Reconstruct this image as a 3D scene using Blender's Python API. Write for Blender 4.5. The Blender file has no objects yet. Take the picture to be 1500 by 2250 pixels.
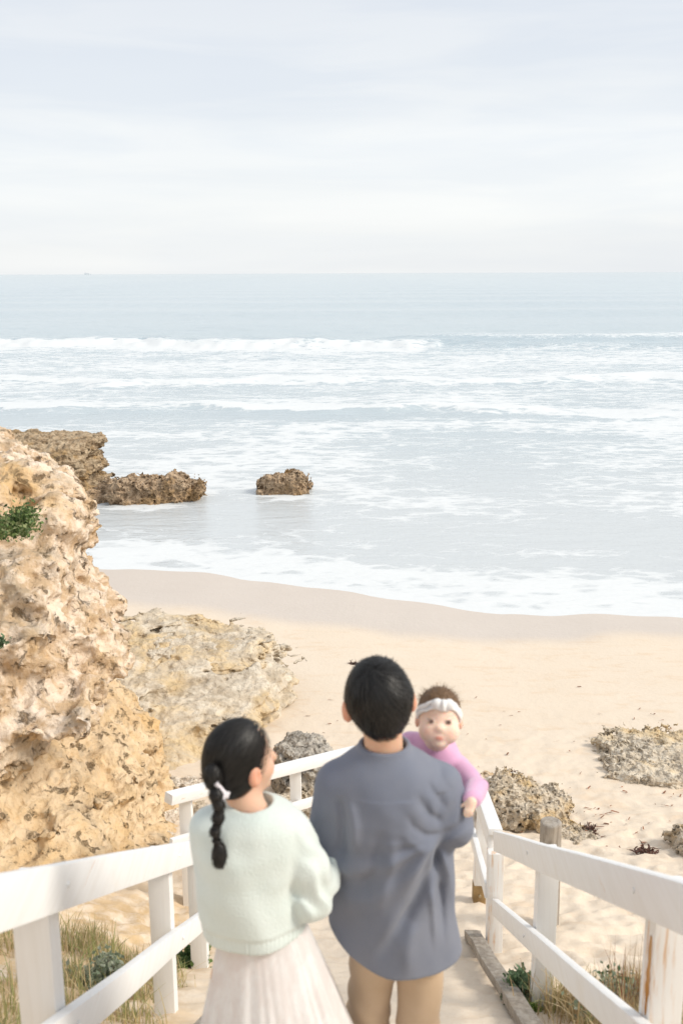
import bpy, bmesh, math, random
import numpy as np
from mathutils import Vector, Matrix

R = math.radians
scene = bpy.context.scene
C = scene.collection

# ------------------------------------------------------------------ camera
CAM_Z = 7.0
PITCH = 13.5
F = 2187.0                      # focal length in pixels of the 1500 x 2250 frame
cam_d = bpy.data.cameras.new('camera')
cam_d.sensor_fit = 'VERTICAL'
cam_d.sensor_height = 36.0
cam_d.sensor_width = 24.0
cam_d.lens = 35.0
cam_d.clip_start = 0.1
cam_d.clip_end = 60000.0
cam_d.dof.use_dof = True
cam_d.dof.focus_distance = 18.0
cam_d.dof.aperture_fstop = 3.6
cam = bpy.data.objects.new('camera', cam_d)
C.objects.link(cam)
cam.location = (0, 0, CAM_Z)
cam.rotation_euler = (Matrix.Rotation(R(90 - PITCH), 3, 'X') @ Matrix.Rotation(R(-0.23), 3, 'Z')).to_euler()
scene.camera = cam

# ------------------------------------------------------------------ sky, sun, exposure
SUN_EL, SUN_AZ = R(41), R(103)
world = bpy.data.worlds.new('World')
scene.world = world
world.use_nodes = True
wt = world.node_tree
wt.nodes.clear()

def wn(t, **kw):
    n = wt.nodes.new(t)
    for k, v in kw.items():
        setattr(n, k, v)
    return n

def wmath(op, a, b=None, clamp=False):
    n = wn('ShaderNodeMath', operation=op, use_clamp=clamp)
    for i, v in enumerate((a, b)):
        if v is None:
            continue
        if isinstance(v, (int, float)):
            n.inputs[i].default_value = v
        else:
            wt.links.new(v, n.inputs[i])
    return n.outputs[0]

tc = wn('ShaderNodeTexCoord')
sky = wn('ShaderNodeTexSky', sky_type='NISHITA', sun_disc=False)
sky.sun_elevation = SUN_EL
sky.sun_rotation = SUN_AZ
sky.air_density = 1.0
sky.dust_density = 2.0
sep = wn('ShaderNodeSeparateXYZ')
wt.links.new(tc.outputs['Generated'], sep.inputs[0])
zc = wmath('ADD', wmath('MAXIMUM', sep.outputs['Z'], 0.0), 0.11)
comb = wn('ShaderNodeCombineXYZ')
wt.links.new(wmath('DIVIDE', sep.outputs['X'], zc), comb.inputs[0])
wt.links.new(wmath('DIVIDE', sep.outputs['Y'], zc), comb.inputs[1])
mp = wn('ShaderNodeMapping')
mp.inputs['Scale'].default_value = (0.20, 0.27, 1)
mp.inputs['Location'].default_value = (2.5, 3.3, 0)
wt.links.new(comb.outputs[0], mp.inputs[0])
n1 = wn('ShaderNodeTexNoise')
n1.inputs['Scale'].default_value = 1.0
n1.inputs['Detail'].default_value = 7.0
n1.inputs['Roughness'].default_value = 0.47
n1.inputs['Distortion'].default_value = 0.2
wt.links.new(mp.outputs[0], n1.inputs['Vector'])
ramp = wn('ShaderNodeValToRGB')
cr = ramp.color_ramp
cr.elements[0].position = 0.34
cr.elements[0].color = (0.815, 0.85, 0.905, 1)
cr.elements[1].position = 0.66
cr.elements[1].color = (1.02, 1.03, 1.03, 1)
e = cr.elements.new(0.50)
e.color = (0.905, 0.93, 0.955, 1)
wt.links.new(n1.outputs['Fac'], ramp.inputs[0])
bg_sky = wn('ShaderNodeBackground')
bg_sky.inputs['Strength'].default_value = 0.10
wt.links.new(sky.outputs[0], bg_sky.inputs['Color'])
bg_cl = wn('ShaderNodeBackground')
bg_cl.inputs['Strength'].default_value = 0.485
hz = wn('ShaderNodeMapRange', interpolation_type='SMOOTHSTEP')      # the deck thins to white haze low down, all the way round
hz.inputs['From Min'].default_value = 0.15
hz.inputs['From Max'].default_value = 0.0
hz.inputs['To Max'].default_value = 0.5
wt.links.new(sep.outputs['Z'], hz.inputs['Value'])
hm = wn('ShaderNodeMix', data_type='RGBA')
wt.links.new(hz.outputs[0], hm.inputs[0])
# low broken cloud banks far out
mp2 = wn('ShaderNodeMapping'); mp2.inputs['Scale'].default_value = (3.0, 3.0, 26.0)
wt.links.new(tc.outputs['Generated'], mp2.inputs[0])
n2 = wn('ShaderNodeTexNoise'); n2.inputs['Scale'].default_value = 1.0; n2.inputs['Detail'].default_value = 6.0
n2.inputs['Roughness'].default_value = 0.55; n2.inputs['Distortion'].default_value = 0.4
wt.links.new(mp2.outputs[0], n2.inputs['Vector'])
r2 = wn('ShaderNodeValToRGB'); r2.color_ramp.elements[0].position = 0.40; r2.color_ramp.elements[0].color = (0.93, 0.955, 0.985, 1)
r2.color_ramp.elements[1].position = 0.60; r2.color_ramp.elements[1].color = (1.03, 1.03, 1.02, 1)
wt.links.new(n2.outputs['Fac'], r2.inputs[0])
mu = wn('ShaderNodeMix', data_type='RGBA', blend_type='MULTIPLY'); mu.inputs[0].default_value = 0.8
wt.links.new(ramp.outputs[0], mu.inputs[6]); wt.links.new(r2.outputs[0], mu.inputs[7])
wt.links.new(mu.outputs[2], hm.inputs[6])
hm.inputs[7].default_value = (1.01, 1.02, 1.01, 1)
wt.links.new(hm.outputs[2], bg_cl.inputs['Color'])
mixw = wn('ShaderNodeMixShader')
mixw.inputs[0].default_value = 0.93
wt.links.new(bg_sky.outputs[0], mixw.inputs[1])
wt.links.new(bg_cl.outputs[0], mixw.inputs[2])
wo = wn('ShaderNodeOutputWorld')
wt.links.new(mixw.outputs[0], wo.inputs[0])

sun_d = bpy.data.lights.new('sun', 'SUN')
sun_d.energy = 1.5
sun_d.angle = R(18)
sun_d.color = (1.0, 0.93, 0.82)
sun = bpy.data.objects.new('sun', sun_d)
C.objects.link(sun)
sdir = Vector((math.sin(SUN_AZ) * math.cos(SUN_EL), math.cos(SUN_AZ) * math.cos(SUN_EL), math.sin(SUN_EL)))
sun.rotation_euler = sdir.to_track_quat('Z', 'Y').to_euler()
sun.location = (20, 5, 30)

scene.view_settings.view_transform = 'Standard'
scene.view_settings.look = 'None'
scene.view_settings.gamma = 1.0
scene.view_settings.use_curve_mapping = False
scene.view_settings.exposure = 1.0
scene.render.engine = 'CYCLES'
scene.cycles.use_denoising = True
scene.cycles.max_bounces = 6
scene.cycles.diffuse_bounces = 3
scene.cycles.glossy_bounces = 3
scene.cycles.transparent_max_bounces = 6

# ------------------------------------------------------------------ small helpers
CP, SP = math.cos(R(PITCH)), math.sin(R(PITCH))

def at(x, y, D):
    """place on the plan at forward distance D that the reference frame shows at (x, y)"""
    u, v = (x - 750) / F, (y - 1125) / F
    s = D / (CP - v * SP)
    return np.array((u * s, D, CAM_Z + (-SP - v * CP) * s))

_rng = np.random.RandomState(7)
_perm = np.concatenate([_rng.permutation(256)] * 3)
_grad = _rng.normal(size=(256, 3))
_grad /= np.linalg.norm(_grad, axis=1)[:, None]

def perlin(p):
    p = np.asarray(p, dtype=np.float32)
    i = np.floor(p).astype(np.int32)
    f = p - i
    i &= 255
    w = f * f * f * (f * (f * 6 - 15) + 10)
    out = 0
    for dx in (0, 1):
        wx = w[:, 0] if dx else 1 - w[:, 0]
        a = _perm[i[:, 0] + dx]
        for dy in (0, 1):
            wy = w[:, 1] if dy else 1 - w[:, 1]
            b = _perm[a + i[:, 1] + dy]
            for dz in (0, 1):
                wz = w[:, 2] if dz else 1 - w[:, 2]
                g = _grad[_perm[b + i[:, 2] + dz]]
                dot = g[:, 0] * (f[:, 0] - dx) + g[:, 1] * (f[:, 1] - dy) + g[:, 2] * (f[:, 2] - dz)
                out = out + wx * wy * wz * dot
    return out * 1.6

def fbm(p, octaves=4, gain=0.5, ridged=False):
    p = np.asarray(p, dtype=np.float32)
    a, s, t = 1.0, 0.0, 0.0
    for o in range(octaves):
        n = perlin(p + o * 17.3)
        if ridged:
            n = 1 - 2 * np.abs(n)
        s = s + a * n
        t += a
        a *= gain
        p = p * 2.03
    return s / t

def sstep(a, b, x):
    t = np.clip((x - a) / (b - a), 0, 1)
    return t * t * (3 - 2 * t)

def new_mesh(name, V, Fc, mats=None, smooth=True, attrs=None, midx=None):
    V = np.asarray(V, dtype=np.float32)
    me = bpy.data.meshes.new(name)
    Fc = np.asarray(Fc, dtype=np.int32)
    n = Fc.shape[1]
    me.vertices.add(len(V))
    me.vertices.foreach_set('co', V.ravel())
    me.loops.add(Fc.size)
    me.loops.foreach_set('vertex_index', Fc.ravel())
    me.polygons.add(len(Fc))
    me.polygons.foreach_set('loop_start', np.arange(0, Fc.size, n, dtype=np.int32))
    me.polygons.foreach_set('loop_total', np.full(len(Fc), n, dtype=np.int32))
    me.polygons.foreach_set('use_smooth', np.full(len(Fc), smooth))
    if midx is not None:
        me.polygons.foreach_set('material_index', np.asarray(midx, dtype=np.int32))
    me.update(calc_edges=True)
    me.validate()
    if mats is not None:
        for m in (mats if isinstance(mats, (list, tuple)) else [mats]):
            me.materials.append(m)
    for k, v in (attrs or {}).items():
        v = np.asarray(v, dtype=np.float32)
        if v.ndim == 1:
            a = me.attributes.new(k, 'FLOAT', 'POINT')
            a.data.foreach_set('value', v)
        else:
            a = me.attributes.new(k, 'FLOAT_COLOR', 'POINT')
            if v.shape[1] == 3:
                v = np.concatenate([v, np.ones((len(v), 1), np.float32)], 1)
            a.data.foreach_set('color', v.ravel())
    return me

def link(name, me, parent=None, loc=(0, 0, 0)):
    o = bpy.data.objects.new(name, me)
    C.objects.link(o)
    o.location = loc
    if parent is not None:
        o.parent = parent
    return o

def tag(o, label=None, cat=None, group=None, kind=None):
    if label: o['label'] = label
    if cat: o['category'] = cat
    if group: o['group'] = group
    if kind: o['kind'] = kind
    return o

def thing(name, label, cat, loc, group=None):
    o = link(name, None, loc=tuple(float(v) for v in loc))
    o.empty_display_size = 0.1
    return tag(o, label, cat, group)

def grid_faces(nr, nc):
    i = np.arange(nr * nc).reshape(nr, nc)
    return np.stack([i[:-1, :-1], i[:-1, 1:], i[1:, 1:], i[1:, :-1]], -1).reshape(-1, 4)

# ---- signed distance modelling
def rcone(p, a, b, ra, rb):
    a, b = np.asarray(a, np.float32), np.asarray(b, np.float32)
    ba = b - a
    t = np.clip(((p - a) @ ba) / max(float(ba @ ba), 1e-9), 0, 1)
    return np.linalg.norm(p - a - t[:, None] * ba, axis=1) - (ra + (rb - ra) * t)

def chain(p, pts, rs, k=0.0):
    d = None
    for i in range(len(pts) - 1):
        e = rcone(p, pts[i], pts[i + 1], rs[i], rs[i + 1])
        d = e if d is None else (smin(d, e, k) if k else np.minimum(d, e))
    return d

def ell(p, c, r, M=None):
    q = p - np.asarray(c, np.float32)
    if M is not None:
        q = q @ M
    r = np.asarray(r, np.float32)
    k0 = np.linalg.norm(q / r, axis=1)
    k1 = np.linalg.norm(q / (r * r), axis=1)
    return k0 * (k0 - 1) / np.maximum(k1, 1e-6)

def smin(a, b, k):
    h = np.clip(0.5 + 0.5 * (b - a) / k, 0, 1)
    return b + (a - b) * h - k * h * (1 - h)

def smax(a, b, k):
    return -smin(-a, -b, k)

def loft(p, sec, k=0.02):
    """sec rows: z, cx, cy, rx, ry"""
    s = np.array(sorted(sec), np.float32)
    zz = np.linspace(s[0, 0], s[-1, 0], 240)
    w = np.hanning(25); w /= w.sum()
    def col(i):
        c = np.interp(zz, s[:, 0], s[:, i])
        return np.convolve(np.pad(c, 12, mode='edge'), w, 'valid')
    z = p[:, 2]
    cx, cy, rx, ry = (np.interp(z, zz, col(i)) for i in (1, 2, 3, 4))
    q = np.sqrt(((p[:, 0] - cx) / rx) ** 2 + ((p[:, 1] - cy) / ry) ** 2)
    d = (q - 1) * np.minimum(rx, ry)
    d = smax(d, z - s[-1, 0], k)
    return smax(d, s[0, 0] - z, k)

def polygonise(f, lo, hi, h):
    lo, hi = np.asarray(lo, np.float32), np.asarray(hi, np.float32)
    S = 4
    n = (np.ceil((hi - lo) / h / S).astype(int) + 1) * S
    cx = [lo[a] + h * S * (np.arange(n[a] // S) + 0.375) for a in range(3)]
    G = np.stack(np.meshgrid(*cx, indexing='ij'), -1).reshape(-1, 3).astype(np.float32)
    dc = f(G).reshape([n[a] // S for a in range(3)])
    d = np.repeat(np.repeat(np.repeat(dc, S, 0), S, 1), S, 2).astype(np.float32)
    near = np.repeat(np.repeat(np.repeat(np.abs(dc) < h * S * 1.9, S, 0), S, 1), S, 2)
    I = np.argwhere(near)
    d[near] = f((lo + I * h).astype(np.float32))
    for a in range(3):                         # close the surface at the box
        sl = [slice(None)] * 3
        for e in (0, -1):
            sl[a] = e
            d[tuple(sl)] = np.maximum(d[tuple(sl)], h * 0.5)
    ins = d < 0
    cnt = np.zeros([m - 1 for m in n], np.int8)
    offs = [(i, j, k) for i in (0, 1) for j in (0, 1) for k in (0, 1)]
    for o in offs:
        cnt += ins[o[0]:n[0] - 1 + o[0], o[1]:n[1] - 1 + o[1], o[2]:n[2] - 1 + o[2]]
    act = (cnt > 0) & (cnt < 8)
    A = np.argwhere(act)
    cv = np.stack([d[A[:, 0] + o[0], A[:, 1] + o[1], A[:, 2] + o[2]] for o in offs], 1)
    oa = np.array(offs, np.float32)
    acc = np.zeros((len(A), 3), np.float32)
    num = np.zeros(len(A), np.float32)
    for a in range(8):
        for b in range(a + 1, 8):
            if np.abs(oa[a] - oa[b]).sum() != 1:
                continue
            m = (cv[:, a] < 0) != (cv[:, b] < 0)
            t = np.where(m, cv[:, a] / np.where(m, cv[:, a] - cv[:, b], 1), 0)
            acc += np.where(m[:, None], oa[a] + (oa[b] - oa[a]) * t[:, None], 0)
            num += m
    V = lo + (A + acc / num[:, None]) * h
    idx = np.full(act.shape, -1, np.int32)
    idx[act] = np.arange(len(A))
    quads = []
    for ax in range(3):
        b, c = (ax + 1) % 3, (ax + 2) % 3
        s0, s1 = [slice(None)] * 3, [slice(None)] * 3
        s0[ax], s1[ax] = slice(0, -1), slice(1, None)
        x = ins[tuple(s0)] != ins[tuple(s1)]
        E = np.argwhere(x)
        E = E[(E[:, b] > 0) & (E[:, c] > 0) & (E[:, b] < n[b] - 1) & (E[:, c] < n[c] - 1)]
        def g(db, dcx):
            q = E.copy(); q[:, b] += db; q[:, c] += dcx
            return idx[q[:, 0], q[:, 1], q[:, 2]]
        Q = np.stack([g(-1, -1), g(0, -1), g(0, 0), g(-1, 0)], 1)
        flip = ~ins[E[:, 0], E[:, 1], E[:, 2]]
        Q[flip] = Q[flip][:, ::-1]
        quads.append(Q)
    Q = np.concatenate(quads)
    Q = Q[(Q >= 0).all(1)]
    return V, Q

def subdivide(V, Q):
    """one linear split of a quad mesh"""
    e = np.sort(np.concatenate([Q[:, [i, (i + 1) % 4]] for i in range(4)]), 1)
    key = e[:, 0].astype(np.int64) * len(V) + e[:, 1]
    u, inv = np.unique(key, return_inverse=True)
    em = (V[(u // len(V)).astype(int)] + V[(u % len(V)).astype(int)]) / 2
    fm = V[Q].mean(1)
    nv, ne, nf = len(V), len(u), len(Q)
    E = (inv.reshape(4, nf).T + nv)
    Fi = np.arange(nf) + nv + ne
    out = np.concatenate([np.stack([Q[:, i], E[:, i], Fi, E[:, i - 1]], 1) for i in range(4)])
    return np.concatenate([V, em, fm]), out

def vnormals(V, Q):
    n = np.cross(V[Q[:, 2]] - V[Q[:, 0]], V[Q[:, 3]] - V[Q[:, 1]])
    N = np.zeros_like(V)
    for i in range(4):
        for a in range(3):
            N[:, a] += np.bincount(Q[:, i], n[:, a], len(V))
    return N / np.maximum(np.linalg.norm(N, axis=1), 1e-9)[:, None]

def sdf_mesh(name, f, lo, hi, h, mat, parent, attrs=None, sub=0, disp=None):
    V, Q = polygonise(f, lo, hi, h)
    for _ in range(sub):
        V, Q = subdivide(V, Q)
    if disp is not None:
        V = V + vnormals(V, Q) * disp(V)[:, None]
    return link(name, new_mesh(name, V, Q, mat, True, attrs(V) if attrs else None), parent)

# ------------------------------------------------------------------ materials
class G:
    """small node-graph writer"""
    def __init__(s, name):
        s.m = bpy.data.materials.new(name)
        s.m.use_nodes = True
        s.t = s.m.node_tree
        s.b = s.t.nodes['Principled BSDF']
        s.out = s.t.nodes['Material Output']
        s.tc = None
    def put(s, sock, v):
        if v is None:
            return
        if hasattr(v, 'is_output'):
            s.t.links.new(v, sock)
        elif isinstance(v, (tuple, list)):
            sock.default_value = tuple(v) + (1,) if len(v) == 3 and sock.type == 'RGBA' else v
        else:
            sock.default_value = v
    def co(s, scale=(1, 1, 1), rot=(0, 0, 0)):
        if s.tc is None:
            s.tc = s.t.nodes.new('ShaderNodeTexCoord')
        m = s.t.nodes.new('ShaderNodeMapping')
        s.put(m.inputs['Scale'], scale if not isinstance(scale, (int, float)) else (scale,) * 3)
        m.inputs['Rotation'].default_value = rot
        s.t.links.new(s.tc.outputs['Object'], m.inputs[0])
        return m.outputs[0]
    def noise(s, vec, scale=1, detail=5, rough=0.55, dist=0.0):
        n = s.t.nodes.new('ShaderNodeTexNoise')
        s.put(n.inputs['Vector'], vec); s.put(n.inputs['Scale'], scale)
        s.put(n.inputs['Detail'], detail); s.put(n.inputs['Roughness'], rough); s.put(n.inputs['Distortion'], dist)
        return n.outputs['Fac']
    def ncol(s, vec, scale=1, detail=3):
        n = s.t.nodes.new('ShaderNodeTexNoise')
        s.put(n.inputs['Vector'], vec); s.put(n.inputs['Scale'], scale); s.put(n.inputs['Detail'], detail)
        return n.outputs['Color']
    def voro(s, vec, scale=1, feature='F1'):
        n = s.t.nodes.new('ShaderNodeTexVoronoi')
        n.feature = feature
        s.put(n.inputs['Vector'], vec); s.put(n.inputs['Scale'], scale)
        return n.outputs['Distance']
    def ma(s, op, a, b=None, c=None, clamp=False):
        n = s.t.nodes.new('ShaderNodeMath'); n.operation = op; n.use_clamp = clamp
        for i, v in enumerate((a, b, c)):
            s.put(n.inputs[i], v)
        return n.outputs[0]
    def vadd(s, a, b, k):
        n = s.t.nodes.new('ShaderNodeVectorMath'); n.operation = 'MULTIPLY_ADD'
        s.put(n.inputs[0], b); n.inputs[1].default_value = (k, k, k); s.put(n.inputs[2], a)
        return n.outputs[0]
    def step(s, x, a, b):
        n = s.t.nodes.new('ShaderNodeMapRange'); n.interpolation_type = 'SMOOTHSTEP'
        s.put(n.inputs['Value'], x); s.put(n.inputs['From Min'], a); s.put(n.inputs['From Max'], b)
        return n.outputs[0]
    def mix(s, f, a, b, mode='MIX'):
        n = s.t.nodes.new('ShaderNodeMix'); n.data_type = 'RGBA'; n.blend_type = mode
        s.put(n.inputs[0], f); s.put(n.inputs[6], a); s.put(n.inputs[7], b)
        return n.outputs[2]
    def attr(s, name):
        n = s.t.nodes.new('ShaderNodeAttribute'); n.attribute_name = name
        return n
    def bump(s, h, strength=0.5, dist=0.02, prev=None):
        n = s.t.nodes.new('ShaderNodeBump')
        s.put(n.inputs['Height'], h); n.inputs['Strength'].default_value = strength
        n.inputs['Distance'].default_value = dist
        if prev is not None:
            s.t.links.new(prev, n.inputs['Normal'])
        return n.outputs[0]
    def set(s, **kw):
        names = dict(color='Base Color', rough='Roughness', normal='Normal', spec='Specular IOR Level', metal='Metallic',
                     sheen='Sheen Weight', sss='Subsurface Weight', ior='IOR', trans='Transmission Weight', alpha='Alpha',
                     sheen_r='Sheen Roughness', coat='Coat Weight')
        for k, v in kw.items():
            s.put(s.b.inputs[names[k]], v)
        return s.m

def m_sand():
    g = G('sand')
    wet = g.attr('wet').outputs['Fac']
    n = g.noise(g.co(1.1), 1, 6, 0.6)
    dry = g.mix(n, (0.70, 0.59, 0.465), (0.76, 0.66, 0.54))
    dry = g.mix(g.ma('MULTIPLY', g.step(g.noise(g.co((1.6, 3.2, 1)), 1, 7, 0.68, 0.5), 0.50, 0.68), 0.45), dry, (0.66, 0.49, 0.33))
    en = g.noise(g.co(5), 1, 7, 0.7)
    dry = g.mix(g.ma('MULTIPLY', g.attr('earth').outputs['Fac'], g.step(en, 0.30, 0.62)), dry, g.mix(g.step(g.noise(g.co(2.3), 1, 5, 0.6), 0.35, 0.65), (0.50, 0.35, 0.19), (0.68, 0.50, 0.30)))
    f = g.noise(g.co(60), 1, 4, 0.7)
    dry = g.mix(g.ma('MULTIPLY', g.step(f, 0.45, 0.75), 0.35), dry, (0.62, 0.46, 0.31))
    wetc = g.mix(n, (0.58, 0.505, 0.435), (0.63, 0.555, 0.485))
    c = g.mix(wet, dry, wetc)
    b = g.bump(g.noise(g.co(9), 1, 6, 0.65), 0.35, 0.03)
    b = g.bump(f, 0.25, 0.004, b)
    return g.set(color=c, rough=g.ma('SUBTRACT', 0.92, g.ma('MULTIPLY', wet, 0.5)), normal=b, spec=0.3)

def m_sea():
    g = G('sea_water')
    dens = g.attr('foam').outputs['Fac']
    deep = g.attr('deep').outputs['Fac']
    # lacy foam: warped cells, stretched along the shore
    v0 = g.co((0.30, 0.62, 1))
    v1 = g.vadd(v0, g.ncol(v0, 1.2, 4), 1.1)
    lace = g.voro(v1, 1.5, 'DISTANCE_TO_EDGE')
    v2 = g.vadd(g.co((1.0, 1.9, 1)), g.ncol(g.co((0.9, 1.7, 1)), 1.0, 4), 1.2)
    lace2 = g.voro(v2, 1.3, 'DISTANCE_TO_EDGE')
    blot = g.noise(g.co((0.12, 0.28, 1)), 1, 7, 0.62, 0.4)
    fine = g.noise(g.co((2.2, 4.0, 1)), 1, 6, 0.7, 0.6)
    lev = g.ma('ADD', g.ma('MULTIPLY', g.ma('SUBTRACT', 0.20, lace), 1.5), g.ma('MULTIPLY', g.ma('SUBTRACT', 0.20, lace2), 1.1))
    lev = g.ma('ADD', lev, g.ma('MULTIPLY', g.ma('SUBTRACT', blot, 0.5), 1.2))
    lev = g.ma('ADD', lev, g.ma('MULTIPLY', g.ma('SUBTRACT', fine, 0.5), 0.9))
    lev = g.ma('ADD', lev, g.ma('MULTIPLY', g.ma('SUBTRACT', dens, 0.5), 1.7))
    foam = g.ma('MULTIPLY', g.step(lev, -0.05, 0.45), g.step(dens, 0.02, 0.15))
    water = g.mix(deep, (0.56, 0.59, 0.60), (0.375, 0.47, 0.515))
    c = g.mix(foam, water, (0.70, 0.72, 0.725))
    b = g.bump(g.noise(g.co((0.7, 2.0, 1)), 1, 8, 0.62, 0.3), 0.35, 0.16)
    b = g.bump(fine, 0.25, 0.05, b)
    r = g.ma('ADD', 0.14, g.ma('MULTIPLY', foam, 0.6))
    return g.set(color=c, rough=r, normal=b, ior=1.33, spec=0.5)

def m_rock(name, base, light, dark, ochre, och=0.5, strata=0.0, pits=0.6, scale=1.0, bump=0.8, zsplit=None):
    g = G(name)
    v = g.co(scale)
    w = g.vadd(v, g.ncol(v, 1.3, 4), 0.55)
    big = g.noise(w, 0.9, 5, 0.6)
    mid = g.noise(w, 4.2, 7, 0.66)
    fin = g.noise(v, 24, 6, 0.7)
    cell = g.voro(w, 7.0)
    c = g.mix(g.step(mid, 0.40, 0.58), base, light)
    if zsplit is not None:                       # yellow sandy bed under the cream cap rock
        sz_ = g.t.nodes.new('ShaderNodeSeparateXYZ'); g.t.links.new(g.co(1.0), sz_.inputs[0])
        lv = g.ma('ADD', sz_.outputs['Z'], g.ma('MULTIPLY', g.ma('SUBTRACT', big, 0.5), 3.2))
        bed = g.step(lv, zsplit + 0.35, zsplit - 0.35)
        c = g.mix(g.ma('MULTIPLY', bed, 0.75), c, g.mix(mid, (0.70, 0.49, 0.26), (0.83, 0.65, 0.42)))
        c = g.mix(g.ma('MULTIPLY', g.step(g.noise(w, 1.7, 6, 0.65), 0.50, 0.62), 0.65), c, g.mix(mid, (0.36, 0.275, 0.18), (0.58, 0.48, 0.36)))
    c = g.mix(g.ma('MULTIPLY', g.step(big, 0.58 - 0.25 * och, 0.72 - 0.2 * och), g.step(mid, 0.25, 0.6)), c, ochre)
    spots = g.ma('MULTIPLY', g.step(g.noise(w, 6.5, 6, 0.7), 0.56, 0.68), pits)
    c = g.mix(spots, c, dark)
    c = g.mix(g.ma('MULTIPLY', g.step(fin, 0.55, 0.75), 0.45), c, dark)
    h = g.ma('ADD', g.ma('MULTIPLY', mid, 1.0), g.ma('ADD', g.ma('MULTIPLY', cell, 0.5), g.ma('MULTIPLY', fin, 0.25)))
    h = g.ma('SUBTRACT', h, g.ma('MULTIPLY', spots, 0.5))
    if strata:
        s = g.noise(g.vadd(g.co((0.7 * scale, 0.7 * scale, 13 * scale)), g.ncol(v, 1.0, 3), 2.0), 1, 5, 0.6)
        h = g.ma('ADD', h, g.ma('MULTIPLY', s, 1.6 * strata))
        c = g.mix(g.ma('MULTIPLY', g.step(s, 0.50, 0.62), 0.55 * strata), c, dark)
    b = g.bump(h, bump, 0.07 / scale)
    return g.set(color=c, rough=0.93, normal=b, spec=0.2)

def m_paint(name, stretch, streak=0.0, rust=(0.55, 0.27, 0.07)):
    g = G(name)
    n = g.noise(g.co(stretch), 1, 6, 0.65)
    blot = g.noise(g.co(3.0), 1, 5, 0.6)
    c = g.mix(g.step(n, 0.35, 0.75), (0.83, 0.83, 0.825), (0.78, 0.77, 0.75))
    c = g.mix(g.ma('MULTIPLY', g.step(blot, 0.58, 0.78), 0.30), c, (0.74, 0.69, 0.60))
    s = g.noise(g.vadd(g.co(stretch), g.ncol(g.co(2.0), 1, 3), 1.0), 0.8, 6, 0.7)
    c = g.mix(g.ma('MULTIPLY', g.ma('MULTIPLY', g.step(s, 0.62 - 0.10 * streak, 0.72 - 0.08 * streak), g.step(blot, 0.40, 0.6)), 0.75), c, rust)
    b = g.bump(n, 0.18, 0.01)
    return g.set(color=c, rough=0.55, normal=b, spec=0.35)

def m_wood(name, a=(0.40, 0.36, 0.31), d=(0.24, 0.205, 0.17), stretch=(22, 1.5, 22)):
    g = G(name)
    n = g.noise(g.vadd(g.co(stretch), g.ncol(g.co(3), 1, 3), 1.5), 1, 7, 0.65)
    c = g.mix(g.step(n, 0.35, 0.68), d, a)
    c = g.mix(g.ma('MULTIPLY', g.step(g.noise(g.co(4), 1, 5), 0.5, 0.75), 0.5), c, (0.50, 0.42, 0.32))
    return g.set(color=c, rough=0.9, normal=g.bump(n, 0.8, 0.015), spec=0.2)

def m_fabric(name, col, col2, rough=0.9, sheen=0.2, scale=700, bump=0.12, blot=6.0, weave=(1, 1, 1)):
    g = G(name)
    n = g.noise(g.co(tuple(scale * w for w in weave)), 1, 2, 0.5)
    m = g.noise(g.co(blot), 1, 4, 0.55)
    c = g.mix(g.step(m, 0.3, 0.7), col, col2)
    c = g.mix(g.ma('MULTIPLY', n, 0.25), c, tuple(x * 0.7 for x in col))
    return g.set(color=c, rough=rough, sheen=sheen, normal=g.bump(n, bump, 0.003), spec=0.15)

def m_skin(name):
    g = G(name)
    c = g.attr('col').outputs['Color']
    n = g.noise(g.co(40), 1, 4, 0.6)
    c = g.mix(g.ma('MULTIPLY', n, 0.18), c, (0.80, 0.42, 0.30))
    g.b.inputs['Subsurface Radius'].default_value = (1.0, 0.35, 0.18)
    g.b.inputs['Subsurface Scale'].default_value = 0.012
    return g.set(color=c, rough=0.58, sss=0.4, spec=0.35)

def m_hair(name, a, b, rough=0.38):
    g = G(name)
    s = g.attr('strand').outputs['Fac']
    c = g.mix(s, a, b)
    return g.set(color=c, rough=rough, spec=0.40, normal=g.bump(s, 0.6, 0.004))

def m_plain(name, col, rough=0.8, spec=0.3, var=0.25, scale=12):
    g = G(name)
    n = g.noise(g.co(scale), 1, 5, 0.6)
    c = g.mix(g.step(n, 0.3, 0.7), tuple(x * (1 - var) for x in col), tuple(min(1, x * (1 + var)) for x in col))
    return g.set(color=c, rough=rough, spec=spec, normal=g.bump(n, 0.3, 0.01))

def m_leaf(name):
    g = G(name)
    c = g.attr('col').outputs['Color']
    g.set(color=c, rough=0.7, spec=0.2)
    tr = g.t.nodes.new('ShaderNodeBsdfTranslucent')
    g.t.links.new(c, tr.inputs[0])
    mx = g.t.nodes.new('ShaderNodeMixShader')
    mx.inputs[0].default_value = 0.3
    g.t.links.new(g.b.outputs[0], mx.inputs[1]); g.t.links.new(tr.outputs[0], mx.inputs[2])
    g.t.links.new(mx.outputs[0], g.out.inputs[0])
    return g.m

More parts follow.
